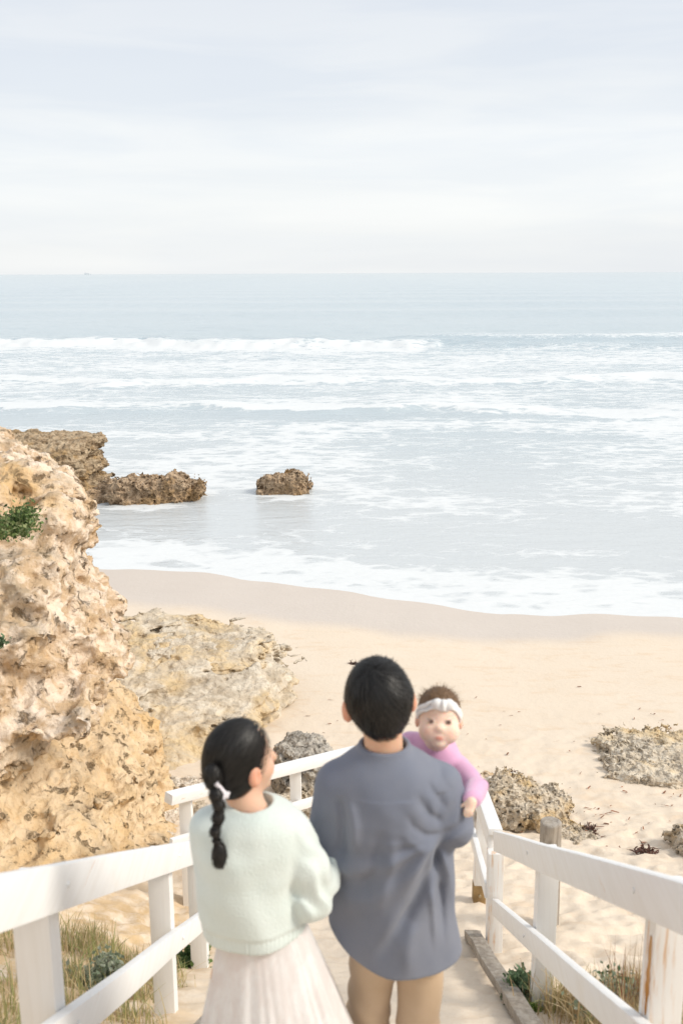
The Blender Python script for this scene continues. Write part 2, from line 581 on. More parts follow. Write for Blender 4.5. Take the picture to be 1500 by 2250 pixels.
M = dict(
    sand=m_sand(), sea=m_sea(),
    cliff=m_rock('cliff_stone', (0.61, 0.44, 0.28), (0.86, 0.72, 0.58), (0.22, 0.14, 0.07), (0.71, 0.48, 0.24), 0.35, 0.0, 0.8, 1.0, 1.0, 1.5),
    slab=m_rock('slab_stone', (0.57, 0.49, 0.385), (0.73, 0.65, 0.53), (0.33, 0.25, 0.16), (0.68, 0.52, 0.31), 0.5, 0.6, 0.35, 1.0, 0.8),
    searock=m_rock('sea_rock_stone', (0.34, 0.24, 0.155), (0.53, 0.40, 0.275), (0.11, 0.075, 0.045), (0.40, 0.26, 0.13), 0.4, 0.35, 0.8, 1.0, 1.0),
    outcrop=m_rock('outcrop_stone', (0.36, 0.26, 0.165), (0.55, 0.43, 0.29), (0.11, 0.075, 0.045), (0.44, 0.29, 0.14), 0.4, 1.0, 0.7, 1.0, 1.0),
    grey=m_rock('grey_rock_stone', (0.33, 0.30, 0.26), (0.50, 0.46, 0.40), (0.11, 0.09, 0.07), (0.40, 0.32, 0.22), 0.2, 0.0, 0.9, 2.0, 0.9),
    pale=m_rock('pale_rock_stone', (0.62, 0.53, 0.43), (0.78, 0.71, 0.61), (0.32, 0.22, 0.13), (0.66, 0.46, 0.26), 0.3, 0.3, 0.5, 2.5, 0.8),
    pitted=m_rock('pitted_rock_stone', (0.50, 0.42, 0.32), (0.68, 0.59, 0.47), (0.19, 0.14, 0.085), (0.62, 0.45, 0.24), 0.45, 0.0, 1.0, 2.2, 1.0),
    rail=m_paint('rail_paint', (30, 1.5, 30), -0.2), post=m_paint('post_paint', (26, 26, 1.2), 0.0),
    rustpost=m_paint('rusty_post_paint', (30, 30, 0.9), 1.15, (0.62, 0.32, 0.10)),
    raila=m_paint('crossing_rail_paint', (8, 8, 30), 0.2),
    wood=m_wood('weathered_wood'), bollard=m_wood('bollard_wood', (0.44, 0.40, 0.35), (0.27, 0.235, 0.20), (26, 26, 1.6)),
    shoe=m_plain('brown_post_shoe', (0.30, 0.20, 0.09), 0.6), bolt=m_plain('bolt_metal', (0.35, 0.28, 0.18), 0.4),
    leaf=m_leaf('leaf'), weed=m_plain('seaweed', (0.085, 0.035, 0.022), 0.7, 0.4, 0.5, 30),
    skin=m_skin('skin'),
    hair=m_hair('black_hair', (0.006, 0.0055, 0.005), (0.030, 0.027, 0.025), 0.46),
    babyhair=m_hair('brown_wispy_hair', (0.10, 0.055, 0.025), (0.19, 0.11, 0.055), 0.55),
    shirt=m_fabric('slate_blue_cotton', (0.178, 0.198, 0.254), (0.210, 0.226, 0.276), 0.85, 0.15),
    knit=m_fabric('mint_knit', (0.64, 0.72, 0.69), (0.70, 0.765, 0.735), 0.95, 0.5, 150, 0.6, 5.0),
    pink=m_fabric('pink_knit', (0.68, 0.37, 0.57), (0.74, 0.44, 0.63), 0.95, 0.5, 260, 0.3, 9.0),
    khaki=m_fabric('khaki_twill', (0.55, 0.41, 0.28), (0.60, 0.46, 0.33), 0.9, 0.1),
    band=m_fabric('white_headband_cotton', (0.87, 0.87, 0.86), (0.90, 0.89, 0.88), 0.9, 0.2, 400, 0.3),
    ribbon=m_fabric('white_ribbon', (0.78, 0.74, 0.79), (0.84, 0.82, 0.85), 0.6, 0.2),
    leather=m_plain('tan_leather', (0.24, 0.15, 0.09), 0.5), ship=m_plain('hazed_ship_paint', (0.80, 0.82, 0.86), 0.6),  # ship colour is paled to paint in the distance haze
)

# ------------------------------------------------------------------ ground and sea shapes
_sx = [(230, 1243), (400, 1258), (500, 1267), (700, 1290), (850, 1317), (950, 1333), (1100, 1349), (1300, 1354), (1500, 1362)]
_sp = []
for x, y in _sx:
    a = R(PITCH) + math.atan((y - 1125) / F)
    _sp.append(at(x, y, CAM_Z / math.tan(a))[:2])
_sp = np.array([(-60, 27.5), (-12, 24.4)] + [tuple(v) for v in _sp] + [(14, 18.6), (60, 15.5)])

def shore(X):
    return np.interp(X, _sp[:, 0], _sp[:, 1]) + 0.10 * np.sin(X * 1.3) + 0.05 * np.sin(X * 3.7 + 1)

_hD = [-40, -6, 0, 2.7, 5, 6.4, 7.5, 9, 10.5, 12]
_hZ = [13, 8.0, 5.48, 4.12, 2.82, 2.07, 1.70, 1.33, 1.10, 0.95]

def ground_z(X, D, detail=True):
    X, D = np.asarray(X, float), np.asarray(D, float)
    s = shore(X)
    hill = np.interp(D, _hD, _hZ)
    t = np.clip((D - 12) / (s - 12), 0, 1)
    beach = 0.95 * (1 - t) ** 1.15
    z = np.where(D < 12, hill, beach)
    z = np.where(D > s, -0.055 * (D - s), z)
    rise = np.clip(-1.35 - X, 0, 8)
    z = z + 0.42 * rise * sstep(9.5, 6.0, D) * np.exp(-rise * 0.05)
    riser = np.clip(X - 5.0, 0, 30)
    z = z + 0.25 * riser * sstep(10, 4, D)
    z = np.maximum(z, -2.5)
    if detail:
        P = np.stack([X, D, 0 * X], -1).reshape(-1, 3)
        n = (0.034 * fbm(P * 2.7, 4) + 0.020 * fbm(P * 7.0 + 3, 3) + 0.006 * fbm(P * 17.0 + 3, 2)).reshape(X.shape)
        tr = (0.065 * fbm(P * np.array([3.0, 4.6, 1]) + 21, 3, 0.5, True)).reshape(X.shape)      # trampled sand round the stairs
        n = n + tr * sstep(11.0, 9.0, D) * (0.4 + 0.6 * sstep(6.0, 7.2, D + 2.0 * (X > 1.2)))
        big = (0.06 * fbm(P * 0.5 + 9, 3)).reshape(X.shape)
        k = sstep(15.0, 9.5, D) * 0.95 + 0.05
        k = np.where(D > s - 1.2, 0.0, k)
        z = z + k * (n + 0.5 * big)
    return z

def gz(x, D):
    return float(ground_z(np.array([x]), np.array([D]))[0])

def build_ground():
    xs = np.concatenate([np.linspace(-60, -8, 30)[:-1], np.linspace(-8, -3.2, 70)[:-1], np.linspace(-3.2, 4.6, 230)[:-1],
                         np.linspace(4.6, 9, 60)[:-1], np.linspace(9, 60, 30)])
    ys = np.concatenate([np.linspace(-40, 0, 24)[:-1], np.linspace(0, 3.5, 40)[:-1], np.linspace(3.5, 12.5, 270)[:-1],
                         np.linspace(12.5, 26, 150)[:-1], np.linspace(26, 90, 20)])
    X, Y = np.meshgrid(xs, ys)
    Z = ground_z(X, Y)
    n = perlin(np.stack([X * 0.6, Y * 0.6, X * 0], -1).reshape(-1, 3)).reshape(X.shape)
    wid = np.interp(X, [-4.5, -2, 1, 5, 12], [3.2, 3.1, 3.0, 1.7, 1.2])
    wet = sstep(0.55, -0.55, (shore(X) - Y) - wid + 0.25 * n)
    earth = sstep(-0.85, -1.35, X + 0.4 * n) * sstep(9.0, 7.0, Y + n) + 0.55 * sstep(1.05, 1.35, X + 0.2 * n) * sstep(5.9, 5.0, Y + n) * sstep(4, 2.4, X)
    o = link('beach_sand', new_mesh('beach_sand', np.stack([X, Y, Z], -1).reshape(-1, 3), grid_faces(*X.shape), M['sand'], True, {'wet': wet.ravel(), 'earth': earth.ravel()}))
    tag(o, 'pale yellow sand sloping from the stairs down to the waterline', kind='structure')

def build_sea():
    nr, nc = 760, 460
    D = 16.0 + (np.exp(np.linspace(0, 1, nr) * math.log(30000 / 3.0)) - 1) * 3.0
    u = np.linspace(-1, 1, nc)
    X = u[None, :] * (D[:, None] * 0.62 + 12)
    Y = np.repeat(D[:, None], nc, 1)
    q = np.stack([X, Y, 0 * X], -1).reshape(-1, 3)
    wob = lambda k, s: perlin(np.stack([X * k, Y * 0 + s, X * 0], -1).reshape(-1, 3)).reshape(X.shape)
    Z = np.zeros_like(X)
    foam = np.zeros_like(X)
    w2 = lambda k, kd, sd: perlin(np.stack([X * k, Y * kd, X * 0 + sd], -1).reshape(-1, 3)).reshape(X.shape)
    s = shore(X)
    off = Y - s
    def wave(Dc, A, wf, wb, amp=1.0):
        d = Y - Dc
        return A * amp * np.where(d < 0, np.exp(-(d / wf) ** 2), np.exp(-(d / wb) ** 2)), d
    # outer breaker, white from the left edge to a little right of the middle
    c1 = 101 - 0.10 * X + 5.0 * wob(0.06, 1) + 3.0 * w2(0.22, 0.22, 2) + 2.4 * w2(0.7, 0.6, 4)
    k1 = sstep(16, 3, X + 2 * wob(0.2, 5))
    z, d = wave(c1, 0.62, 3.0, 8.0, (0.45 + 0.55 * k1) * (0.8 + 0.5 * wob(0.15, 71)))
    Z += z
    foam = np.maximum(foam, k1 * sstep(-20, -3, d) * sstep(3.5, -1.0, d) * (0.86 + 0.4 * w2(0.18, 0.2, 77)))
    c1b = 108 + 3 * wob(0.07, 8)
    z, d = wave(c1b, 0.5, 4, 8, sstep(2, 14, X))
    Z += z
    foam = np.maximum(foam, 0.55 * sstep(2, 14, X) * sstep(-9, 0, d) * sstep(5, 0, d))
    # churned belt between the breakers
    n = fbm(q * np.array([0.035, 0.06, 1]), 4).reshape(X.shape)
    foam = np.maximum(foam, sstep(47, 54, Y) * sstep(112, 88, Y + 14 * n) * (0.52 + 0.28 * n))
    # second broken line
    c2 = 67 + 0.05 * X + 5.5 * wob(0.06, 12) + 2.2 * w2(0.3, 0.3, 3)
    z, d = wave(c2, 0.42, 1.6, 5.0, 0.6 + 0.4 * wob(0.08, 21))
    Z += z
    foam = np.maximum(foam, (0.70 + 0.55 * wob(0.12, 31)) * sstep(-6, -0.5, d) * sstep(1.5, 0, d))
    # third line, its dark face towards the beach
    c3 = 51.5 - 0.12 * X + 2.6 * wob(0.09, 40) + 1.3 * w2(0.35, 0.35, 41)
    z, d = wave(c3, 0.34, 0.8, 5.0, 0.5 + 0.9 * wob(0.12, 50))
    Z += z
    foam = np.maximum(foam, (0.85 + 0.6 * wob(0.14, 51)) * sstep(-0.5, 0.1, d) * sstep(5.5, 0.3, d))
    foam = np.maximum(foam, (0.75 + 0.5 * wob(0.09, 55)) * sstep(-2.2, -0.6, d) * sstep(0.6, -0.5, d) * sstep(-6, 8, X))
    # lace drifting over the inner water
    n2 = fbm(q * np.array([0.10, 0.16, 1]) + 5, 4).reshape(X.shape)
    foam = np.maximum(foam, sstep(24, 33, Y + 0.25 * X) * sstep(52, 46, Y) * (0.50 + 0.42 * n2))
    # swash
    sw = np.interp(X, [-12, -5, 0, 4, 10], [2.5, 2.7, 3.0, 3.3, 3.4])
    n3 = fbm(q * np.array([0.35, 0.8, 1]) + 11, 4).reshape(X.shape)
    foam = np.maximum(foam, sstep(sw + 1.2, sw * 0.55, off + 1.2 * n3) * (0.66 + 0.25 * n3))
    foam = np.maximum(foam, 1.1 * sstep(0.7, 0.15, off))
    foam = np.maximum(foam, 0.36 * sstep(11, 4, off) * (0.7 + n3))
    for rx0, ry0, rr0 in ((-8.4, 31.0, 1.7), (-6.1, 30.4, 1.5), (-1.9, 31.6, 1.3), (-5.0, 31.8, 1.6)):      # wash round the rocks
        foam = np.maximum(foam, (0.75 + 0.4 * n3) * np.exp(-(((X - rx0) / (rr0 * 1.2)) ** 2 + ((Y - ry0) / rr0) ** 2)))
    foam = np.where(Y > 130, 0, foam)
    amp = sstep(4, 30, off) * sstep(6000, 600, Y)
    Z += amp * (0.10 * fbm(q * np.array([0.20, 0.5, 1]) + 3, 4).reshape(X.shape))
    Z += sstep(120, 200, Y) * sstep(8000, 900, Y) * 0.45 * np.sin(Y * 0.11 + 2.0 * wob(0.01, 60)) * (0.6 + 0.4 * wob(0.012, 61))
    Z += 0.02 * sstep(0.1, 2.5, off) + 0.012 * sstep(3, 0, off) * n3
    deep = sstep(6, 30, off) * 0.55 + sstep(30, 90, off) * 0.45
    keep = Y > s - 0.6
    Fc = grid_faces(nr, nc)
    Fc = Fc[keep.ravel()[Fc].all(1)]
    me = new_mesh('sea', np.stack([X, Y, Z], -1).reshape(-1, 3), Fc, M['sea'], True, {'foam': foam.ravel(), 'deep': deep.ravel()})
    tag(link('sea', me), 'grey blue sea with white breaking waves and lacy foam', kind='structure')

build_ground()
build_sea()

# ------------------------------------------------------------------ cliff and rocks
def build_cliff():
    ez = [0.5, 1.4, 1.55, 2.05, 2.35, 2.7, 3.02, 3.15, 3.35, 3.5, 3.9, 4.4, 4.75, 4.95, 6]
    ex = [-1.30, -1.62, -1.70, -1.86, -2.08, -2.52, -2.50, -1.90, -1.98, -2.16, -2.35, -2.40, -2.46, -2.66, -4.6]
    fz = [0.5, 2.0, 2.6, 3.2, 3.8, 4.3, 4.8, 5.2, 6.0]
    fd = [6.3, 6.7, 7.2, 7.5, 7.9, 8.3, 8.9, 9.6, 11.5]
    base = np.array((-2.6, 9.0, 1.3))
    def f0(p):
        w = p + base
        X, D, z = w[:, 0], w[:, 1], w[:, 2]
        edge = np.interp(z, ez, ex) - 0.10 * np.clip(8.2 - D, 0, 9) ** 1.5 - 0.16 * np.clip(D - 9.3, 0, 9) ** 1.7
        d1 = (X - edge) * 0.9
        d2 = (np.interp(z, fz, fd) - D) * 0.75
        d = smax(d1, d2, 0.5)
        d = smax(d, D - 13.5, 0.4)
        top = 5.12 - 0.10 * (X + 3) + 0.16 * np.clip(-2.9 - X, 0, 4)
        d = smax(d, (z - top) * 0.8, 0.35)
        d = d + 0.30 * fbm(w * np.array([0.9, 0.9, 1.2]) + 4, 3) - 0.17 * fbm(w * np.array([1.8, 1.8, 1.4]), 3, 0.5, True) + 0.04 + 0.27 - 0.09 * fbm(w * np.array([1.3, 1.3, 4.5]) + 8, 2, 0.5, True)
        return d
    # undercuts and gullies eaten into the face
    cuts = []
    for line, rad in (([(182, 1440), (225, 1468), (265, 1500)], 0.13), ([(150, 1490), (122, 1550), (108, 1615)], 0.16), ([(165, 1745), (215, 1722), (245, 1700)], 0.12),
                      ([(35, 1330), (75, 1352)], 0.12), ([(62, 1640), (28, 1705)], 0.13), ([(188, 1225), (182, 1300)], 0.09), ([(5, 1480), (62, 1502)], 0.10),
                      ([(100, 1240), (125, 1275)], 0.08), ([(95, 1420), (120, 1440)], 0.10), ([(20, 1815), (90, 1800)], 0.10), ([(250, 1790), (300, 1770)], 0.08)):
        pts = []
        for x, y in line:
            Ds = np.linspace(5.5, 13, 400)
            P = np.array([at(x, y, d_) for d_ in Ds]) - base
            hit = np.argmax(f0(P.astype(np.float32)) < 0)
            pts.append(P[hit])
        cuts.append((pts, rad))
    def f(p):
        d = f0(p)
        n = 0.07 * fbm(p * 5.0 + 3, 3)
        for pts, rad in cuts:
            m = (np.abs(p - np.mean(pts, 0)) < 0.8).all(1)
            if m.any():
                d[m] = smax(d[m], -(chain(p[m], pts, [rad] * len(pts)) + n[m]), 0.05)
        return d
    def disp(V):
        w = V + base
        r = fbm(w * 4.0 + 2, 4, 0.55, True)
        pit = np.clip(fbm(w * 6.0 + 9, 3) - 0.22, 0, 1)
        calm = 0.55 + 0.45 * sstep(-0.1, 0.35, fbm(w * 0.9 + 31, 2))
        return 0.02 + calm * (0.100 * (r - 0.8) - 0.26 * pit) + 0.03 * (fbm(w * np.array([11, 11, 14]), 3, 0.6, True) - 0.8)
    o = sdf_mesh('cliff', f, np.array((-7.5, 5.5, 0.6)) - base, np.array((-1.0, 13.8, 6.4)) - base, 0.055, M['cliff'], None, sub=1, disp=disp)
    o.location = base
    tag(o, 'crumbling ochre and cream limestone cliff rising left of the stairs', 'cliff')

build_cliff()

def rock(name, label, cat, c, size, mat, h, amp=(0.22, 0.08), seed=0, rotz=0, tilt=(0, 0), strata=0.0, box=0.35, pits=0.5, group=None, sink=0.25, sub=1, rough=1.0):
    """a boulder: rounded block broken up by noise, cut into layers where strata is set"""
    c = np.asarray(c, float)
    sx, sy, sz = size
    Mx = (Matrix.Rotation(rotz, 3, 'Z') @ Matrix.Rotation(tilt[0], 3, 'X') @ Matrix.Rotation(tilt[1], 3, 'Y'))
    Mn = np.array(Mx, np.float32)
    m = min(sx, sy, sz)
    ex = 2 + 6 * box
    def f(p):
        q = p @ Mn
        e = (np.abs(q[:, 0] / sx) ** ex + np.abs(q[:, 1] / sy) ** ex + np.abs(q[:, 2] / sz) ** ex) ** (1 / ex)
        d = (e - 1) * m
        s = 1.0 / m
        w = q + seed * 3.1
        d = d + amp[0] * m * 2 * fbm(w * s * 0.9, 3) - amp[1] * m * 2.2 * fbm(w * s * 2.2, 3, 0.55, True)
        if strata:
            lay = perlin(np.stack([w[:, 0] * s * .4, w[:, 1] * s * .4, w[:, 2] * s * 5.0], -1))
            d = d + strata * m * 0.16 * lay
        return d
    def disp(V):
        w = V @ Mn + seed
        s = 1.0 / m
        r = 0.09 * rough * m * (fbm(w * s * 4.5, 3, 0.6, True) - 0.7) - pits * m * 0.45 * np.clip(fbm(w * s * 4.0 + 7, 3) - 0.20, 0, 1)
        if strata:
            r = r + strata * 0.05 * m * perlin(np.stack([w[:, 0] * s, w[:, 1] * s, w[:, 2] * s * 13], -1))
        return r
    L = max(sx, sy) * 1.35
    Lz = sz * 1.4 + max(sx, sy) * (abs(tilt[0]) + abs(tilt[1])) * 0.9
    o = sdf_mesh(name, f, (-L, -L, -Lz), (L, L, Lz), h, mat, None, sub=sub, disp=disp)
    o.location = c
    tag(o, label, cat, group)
    return o

rock('rock_outcrop', 'big layered brown rock outcrop at the water behind the cliff', 'rock', (at(95, 1030, 32.0)[0] - 0.75, 32.2, 0.45), (2.35, 1.8, 1.30), M['outcrop'], 0.06, (0.12, 0.06), 3, R(6), (0, R(3)), 1.0, 0.45, 0.35)
rock('rock_outcrop', 'low brown ledge at the foot of the layered outcrop', 'rock', (at(205, 1075, 31.0)[0], 30.8, 0.05), (0.45, 0.5, 0.32), M['searock'], 0.03, (0.2, 0.1), 8, 0.4)
rock('sea_rock', 'long jagged brown rock standing in the shallow water', 'rock', (at(330, 1085, 30.6)[0], 30.9, 0.12), (1.24, 0.62, 0.52), M['searock'], 0.035, (0.30, 0.16), 12, R(8), (0, R(-3)), 0.35, 0.35, 0.6)
rock('sea_rock', 'small flat topped brown rock alone in the water', 'rock', (at(622, 1065, 31.8)[0], 32.0, 0.14), (0.66, 0.48, 0.40), M['searock'], 0.028, (0.28, 0.16), 21, R(-4), (0, R(-9)), 0.3, 0.3, 0.5)
rock('rock_slab', 'large sloping pale grey rock slab lying on the beach', 'rock', (-2.50, 12.75, 0.86), (1.36, 2.25, 0.46), M['slab'], 0.04, (0.13, 0.04), 5, R(-12), (R(10), R(5)), 1.1, 0.45, 0.15, rough=0.5)
rock('rock_slab', 'layered ledge on top of the large sloping slab', 'rock', (-2.0, 14.2, 1.42), (0.80, 0.65, 0.18), M['slab'], 0.025, (0.16, 0.05), 15, R(-20), (R(8), R(5)), 1.0, 0.5, 0.1, rough=0.5)
rock('rock_slab', 'flat grey shelf rock sunk in wet sand past the cliff', 'rock', (at(275, 1380, 17.6)[0], 17.6, 0.16), (0.55, 0.6, 0.10), M['slab'], 0.025, (0.2, 0.1), 31, R(10), (0, 0), 0.5, 0.3, 0.2)
rock('beach_rock', 'dark grey pitted boulder behind the lower white fence', 'rock', (-0.41, 10.6, 1.24), (0.40, 0.46, 0.44), M['grey'], 0.018, (0.18, 0.06), 9, R(20), (0, 0), 0.0, 0.05, 0.6)
rock('beach_rock', 'brown weathered rock low behind the lower fence post', 'rock', (-0.30, 9.9, 1.10), (0.48, 0.25, 0.26), M['pitted'], 0.015, (0.2, 0.1), 17, R(-10))
rock('beach_rock', 'pale jagged rock right of the lower fence post', 'rock', (-0.17, 9.55, 1.20), (0.16, 0.14, 0.17), M['pale'], 0.010, (0.26, 0.12), 18, R(30))
for i, (x, y, D, s, mt, lb) in enumerate([
        (398, 1692, 10.6, (0.17, 0.12, 0.09), 'pale', 'white smooth rock at the foot of the large slab'),
        (448, 1700, 10.6, (0.07, 0.07, 0.08), 'pale', 'small cream rock between white rock and woman'),
        (380, 1716, 10.2, (0.20, 0.15, 0.06), 'pale', 'flat cream stone just above the lower fence end'),
        (428, 1722, 10.0, (0.09, 0.08, 0.05), 'pitted', 'little tan stone above the lower fence rail'),
        (606, 1722, 9.9, (0.13, 0.10, 0.08), 'pale', 'cream stone right of the woman above the lower rail'),
        (662, 1765, 9.2, (0.08, 0.08, 0.05), 'cliff', 'reddish stone below the lower rail beside the man')]):
    p = at(x, y, D)
    rock('stone', lb, 'rock', (p[0], D, gz(p[0], D) + s[2] * 0.4), s, M[mt], 0.008, (0.22, 0.1), 40 + i * 2, i * 1.1, sub=1)
_pr = random.Random(11)
_pm = None
for i in range(22):
    X_, D_ = (_pr.uniform(-1.95, -1.2), _pr.uniform(9.2, 10.7)) if i % 2 else (_pr.uniform(-0.75, 0.05), _pr.uniform(8.9, 9.8))
    sc_ = _pr.uniform(0.5, 1.25)
    if i < 3:
        o = rock('pebble', 'small loose pebble on the sand behind the lower fence', 'rock', (0, 0, 0), (0.085, 0.065, 0.05), M['pale'], 0.008, (0.24, 0.12), 60 + i * 3, group='loose pebbles behind the lower fence')
        _pm = (_pm or []) + [o]
    else:
        o = _pm[i % 3].copy(); C.objects.link(o)
    o.location = (X_, D_, gz(X_, D_) + 0.02 * sc_); o.scale = (sc_, sc_, sc_); o.rotation_euler = (0, 0, _pr.uniform(0, 6.28))
rock('beach_rock', 'honeycombed grey brown rock behind the right handrail', 'rock', (1.96, 9.75, 1.33), (0.39, 0.34, 0.21), M['pitted'], 0.016, (0.26, 0.15), 23, R(-14), (0, R(14)), 0.0, 0.25, 1.0)
rock('beach_rock', 'low crusty end of the honeycombed rock beside the bollard', 'rock', (2.42, 9.25, 1.26), (0.27, 0.18, 0.09), M['pitted'], 0.011, (0.28, 0.15), 24, R(-30), (0, R(8)), 0.0, 0.2, 0.9)
rock('beach_rock', 'flat bleached rock behind the honeycombed rock', 'rock', (1.75, 10.45, 1.17), (0.32, 0.24, 0.10), M['pale'], 0.012, (0.22, 0.12), 26, R(10))
rock('beach_rock', 'broad flat tan rock on the open sand at the right', 'rock', (4.40, 11.5, 0.97), (0.88, 0.58, 0.14), M['slab'], 0.022, (0.34, 0.20), 29, R(-8), (0, 0), 0.5, 0.15, 0.4)
rock('beach_rock', 'low tan lobe in front of the broad flat rock', 'rock', (4.0, 10.9, 1.02), (0.70, 0.26, 0.13), M['slab'], 0.02, (0.28, 0.14), 33, R(-14), (0, 0), 0.4, 0.15, 0.5)
rock('beach_rock', 'tan pitted rock cut off by the right picture edge', 'rock', (3.62, 8.75, 1.38), (0.28, 0.30, 0.20), M['pitted'], 0.014, (0.24, 0.12), 36, R(10))

# ------------------------------------------------------------------ seaweed and scraps
def ribbons(name, n, rad, hgt, seed, width=0.012, length=0.12):
    rs = random.Random(seed)
    V, Fc = [], []
    for _ in range(n):
        a, r = rs.uniform(0, 6.28), rad * math.sqrt(rs.random())
        p = Vector((r * math.cos(a), r * math.sin(a) * 0.7, rs.uniform(0, hgt) * (1 - r / rad)))
        d = Vector((rs.gauss(0, 1), rs.gauss(0, 1), rs.gauss(0, 0.5))).normalized()
        k = len(V); m = 5
        for j in range(m):
            sd = d.cross(Vector((rs.gauss(0, .3), rs.gauss(0, .3), 1))).normalized() * width * (1 - 0.8 * j / m) * rs.uniform(.6, 1.3)
            V += [tuple(p - sd), tuple(p + sd)]
            p = p + d * length / m
            d = (d + Vector((rs.gauss(0, .5), rs.gauss(0, .5), rs.gauss(-0.1, .3)))).normalized()
            p.z = max(p.z, 0.004)
        for j in range(m - 1):
            Fc.append((k + 2 * j, k + 2 * j + 1, k + 2 * j + 3, k + 2 * j + 2))
    return new_mesh(name, V, Fc, M['weed'], True)

for x, y, D, n, rad, hg, lb in [
        (1112, 1690, 10.95, 260, 0.13, 0.10, 'dark red brown seaweed clump on the sand behind the pale rock'),
        (776, 1453, 15.9, 40, 0.07, 0.04, 'tiny dark seaweed scrap on the sand above the man'),
        (1288, 1830, 9.35, 60, 0.10, 0.04, 'reddish seaweed tuft at the crusty rock end'),
        (1415, 1882, 8.75, 50, 0.12, 0.04, 'dark stringy seaweed on the trampled sand at the right'),
        (462, 1668, 11.0, 60, 0.10, 0.06, 'dark red seaweed at the slab foot beside the woman'),
        (372, 1708, 10.5, 40, 0.05, 0.05, 'black seaweed knot beside the white smooth rock')]:
    p = at(x, y, D)
    o = link('seaweed', ribbons('seaweed', n, rad, hg, int(x)), loc=(p[0], D, gz(p[0], D)))
    tag(o, lb, 'seaweed')

rs = random.Random(5)
V, Fc = [], []
for i in range(150):
    if i < 90:
        x, y = rs.uniform(620, 1480), rs.choice([rs.gauss(1600, 60), rs.uniform(1440, 1760), rs.gauss(1850, 60)])
    else:
        x, y = rs.uniform(1080, 1500), rs.uniform(1760, 1960)
    a = R(PITCH) + math.atan((y - 1125) / F)
    D = 6.1 / math.tan(a)
    D = min(max(D, 8.3), 16.5)
    X = at(x, y, D)[0]
    z = gz(X, D) + 0.012
    L, w, t = rs.uniform(0.01, 0.05), rs.uniform(0.004, 0.012), rs.gauss(0.2, 0.6)
    c, s = math.cos(t), math.sin(t)
    k = len(V)
    for a_, b_ in ((-L, -w), (L, -w * .4), (L * .8, w), (-L * .7, w * .8)):
        V.append((X + a_ * c - b_ * s, D + a_ * s + b_ * c, z + rs.uniform(0, 0.01)))
    Fc.append((k, k + 1, k + 2, k + 3))
tag(link('seaweed_scraps', new_mesh('seaweed_scraps', V, Fc, m_plain('dry_seaweed_scrap', (0.26, 0.11, 0.06), 0.8, 0.2, 0.6, 5))),
    'small reddish brown seaweed scraps strewn over the sand', 'seaweed', kind='stuff')

# ------------------------------------------------------------------ fences and timber
def beam_mesh(name, a, b, w, hgt, mat, bevel=0.008, up=(0, 0, 1), wob=0.0):
    """square timber from a to b, w across, hgt along up"""
    a, b, up = Vector(a), Vector(b), Vector(up)
    d = (b - a).normalized()
    s = d.cross(up).normalized()
    u = s.cross(d).normalized()
    bm = bmesh.new()
    vs = []
    n = 7
    rs = random.Random(name + str(round(a.x * 7 + b.y * 3, 3)))
    for i in range(n):
        c = a.lerp(b, i / (n - 1)) + s * rs.gauss(0, wob) + u * rs.gauss(0, wob)
        vs.append([bm.verts.new(c + s * (w / 2 * i_) + u * (hgt / 2 * j_)) for i_, j_ in ((-1, -1), (1, -1), (1, 1), (-1, 1))])
    for i in range(n - 1):
        for k in range(4):
            bm.faces.new((vs[i][k], vs[i][(k + 1) % 4], vs[i + 1][(k + 1) % 4], vs[i + 1][k]))
    bm.faces.new(vs[0][::-1]); bm.faces.new(vs[-1])
    bmesh.ops.recalc_face_normals(bm, faces=bm.faces)
    ed = [e for e in bm.edges if e.calc_face_angle(0) > 0.6]
    bmesh.ops.bevel(bm, geom=ed, offset=bevel, segments=2, affect='EDGES', profile=0.6)
    me = bpy.data.meshes.new(name)
    bm.to_mesh(me); bm.free()
    me.materials.append(mat)
    for p in me.polygons: p.use_smooth = True
    me.shade_smooth()
    return me

def auto(o, ang=35):
    me = o.data
    bm = bmesh.new(); bm.from_mesh(me)
    for e_ in bm.edges:
        e_.smooth = e_.calc_face_angle(0) < R(ang)
    bm.to_mesh(me); bm.free()
    return o

def fence_part(name, a, b, w, h, mat, parent, base, **kw):
    a, b = Vector(a) - Vector(base), Vector(b) - Vector(base)
    return auto(link(name, beam_mesh(name, a, b, w, h, mat, **kw), parent))

# upper left fence
lx = lambda D: -0.87 - 0.012 * (D - 2.3)
ltop = lambda D: 7 - 1.54 - 0.588 * (D - 2.33)
base = (-0.95, 4.7, gz(-0.95, 4.7))
fl = thing('timber_fence', 'white painted timber handrail fence running down on the left beside the woman', 'fence', base)
fence_part('top_rail', (lx(0.9), 0.9, ltop(0.9) - 0.07), (lx(6.15), 6.15, ltop(6.15) - 0.07), 0.050, 0.138, M['rail'], fl, base, wob=0.002)
fence_part('lower_rail', (lx(0.9), 0.9, ltop(0.9) - 0.575), (lx(6.15), 6.15, ltop(6.15) - 0.575), 0.045, 0.115, M['rail'], fl, base, wob=0.002)
for D in (0.75, 2.72, 4.75, 6.05):
    x = lx(D) - 0.025 - 0.062
    fence_part('post', (x, D, gz(x, D) - 0.35), (x + 0.004, D + 0.01, ltop(D) - 0.04), 0.115, 0.105, M['post'], fl, base, up=(0, 1, 0))

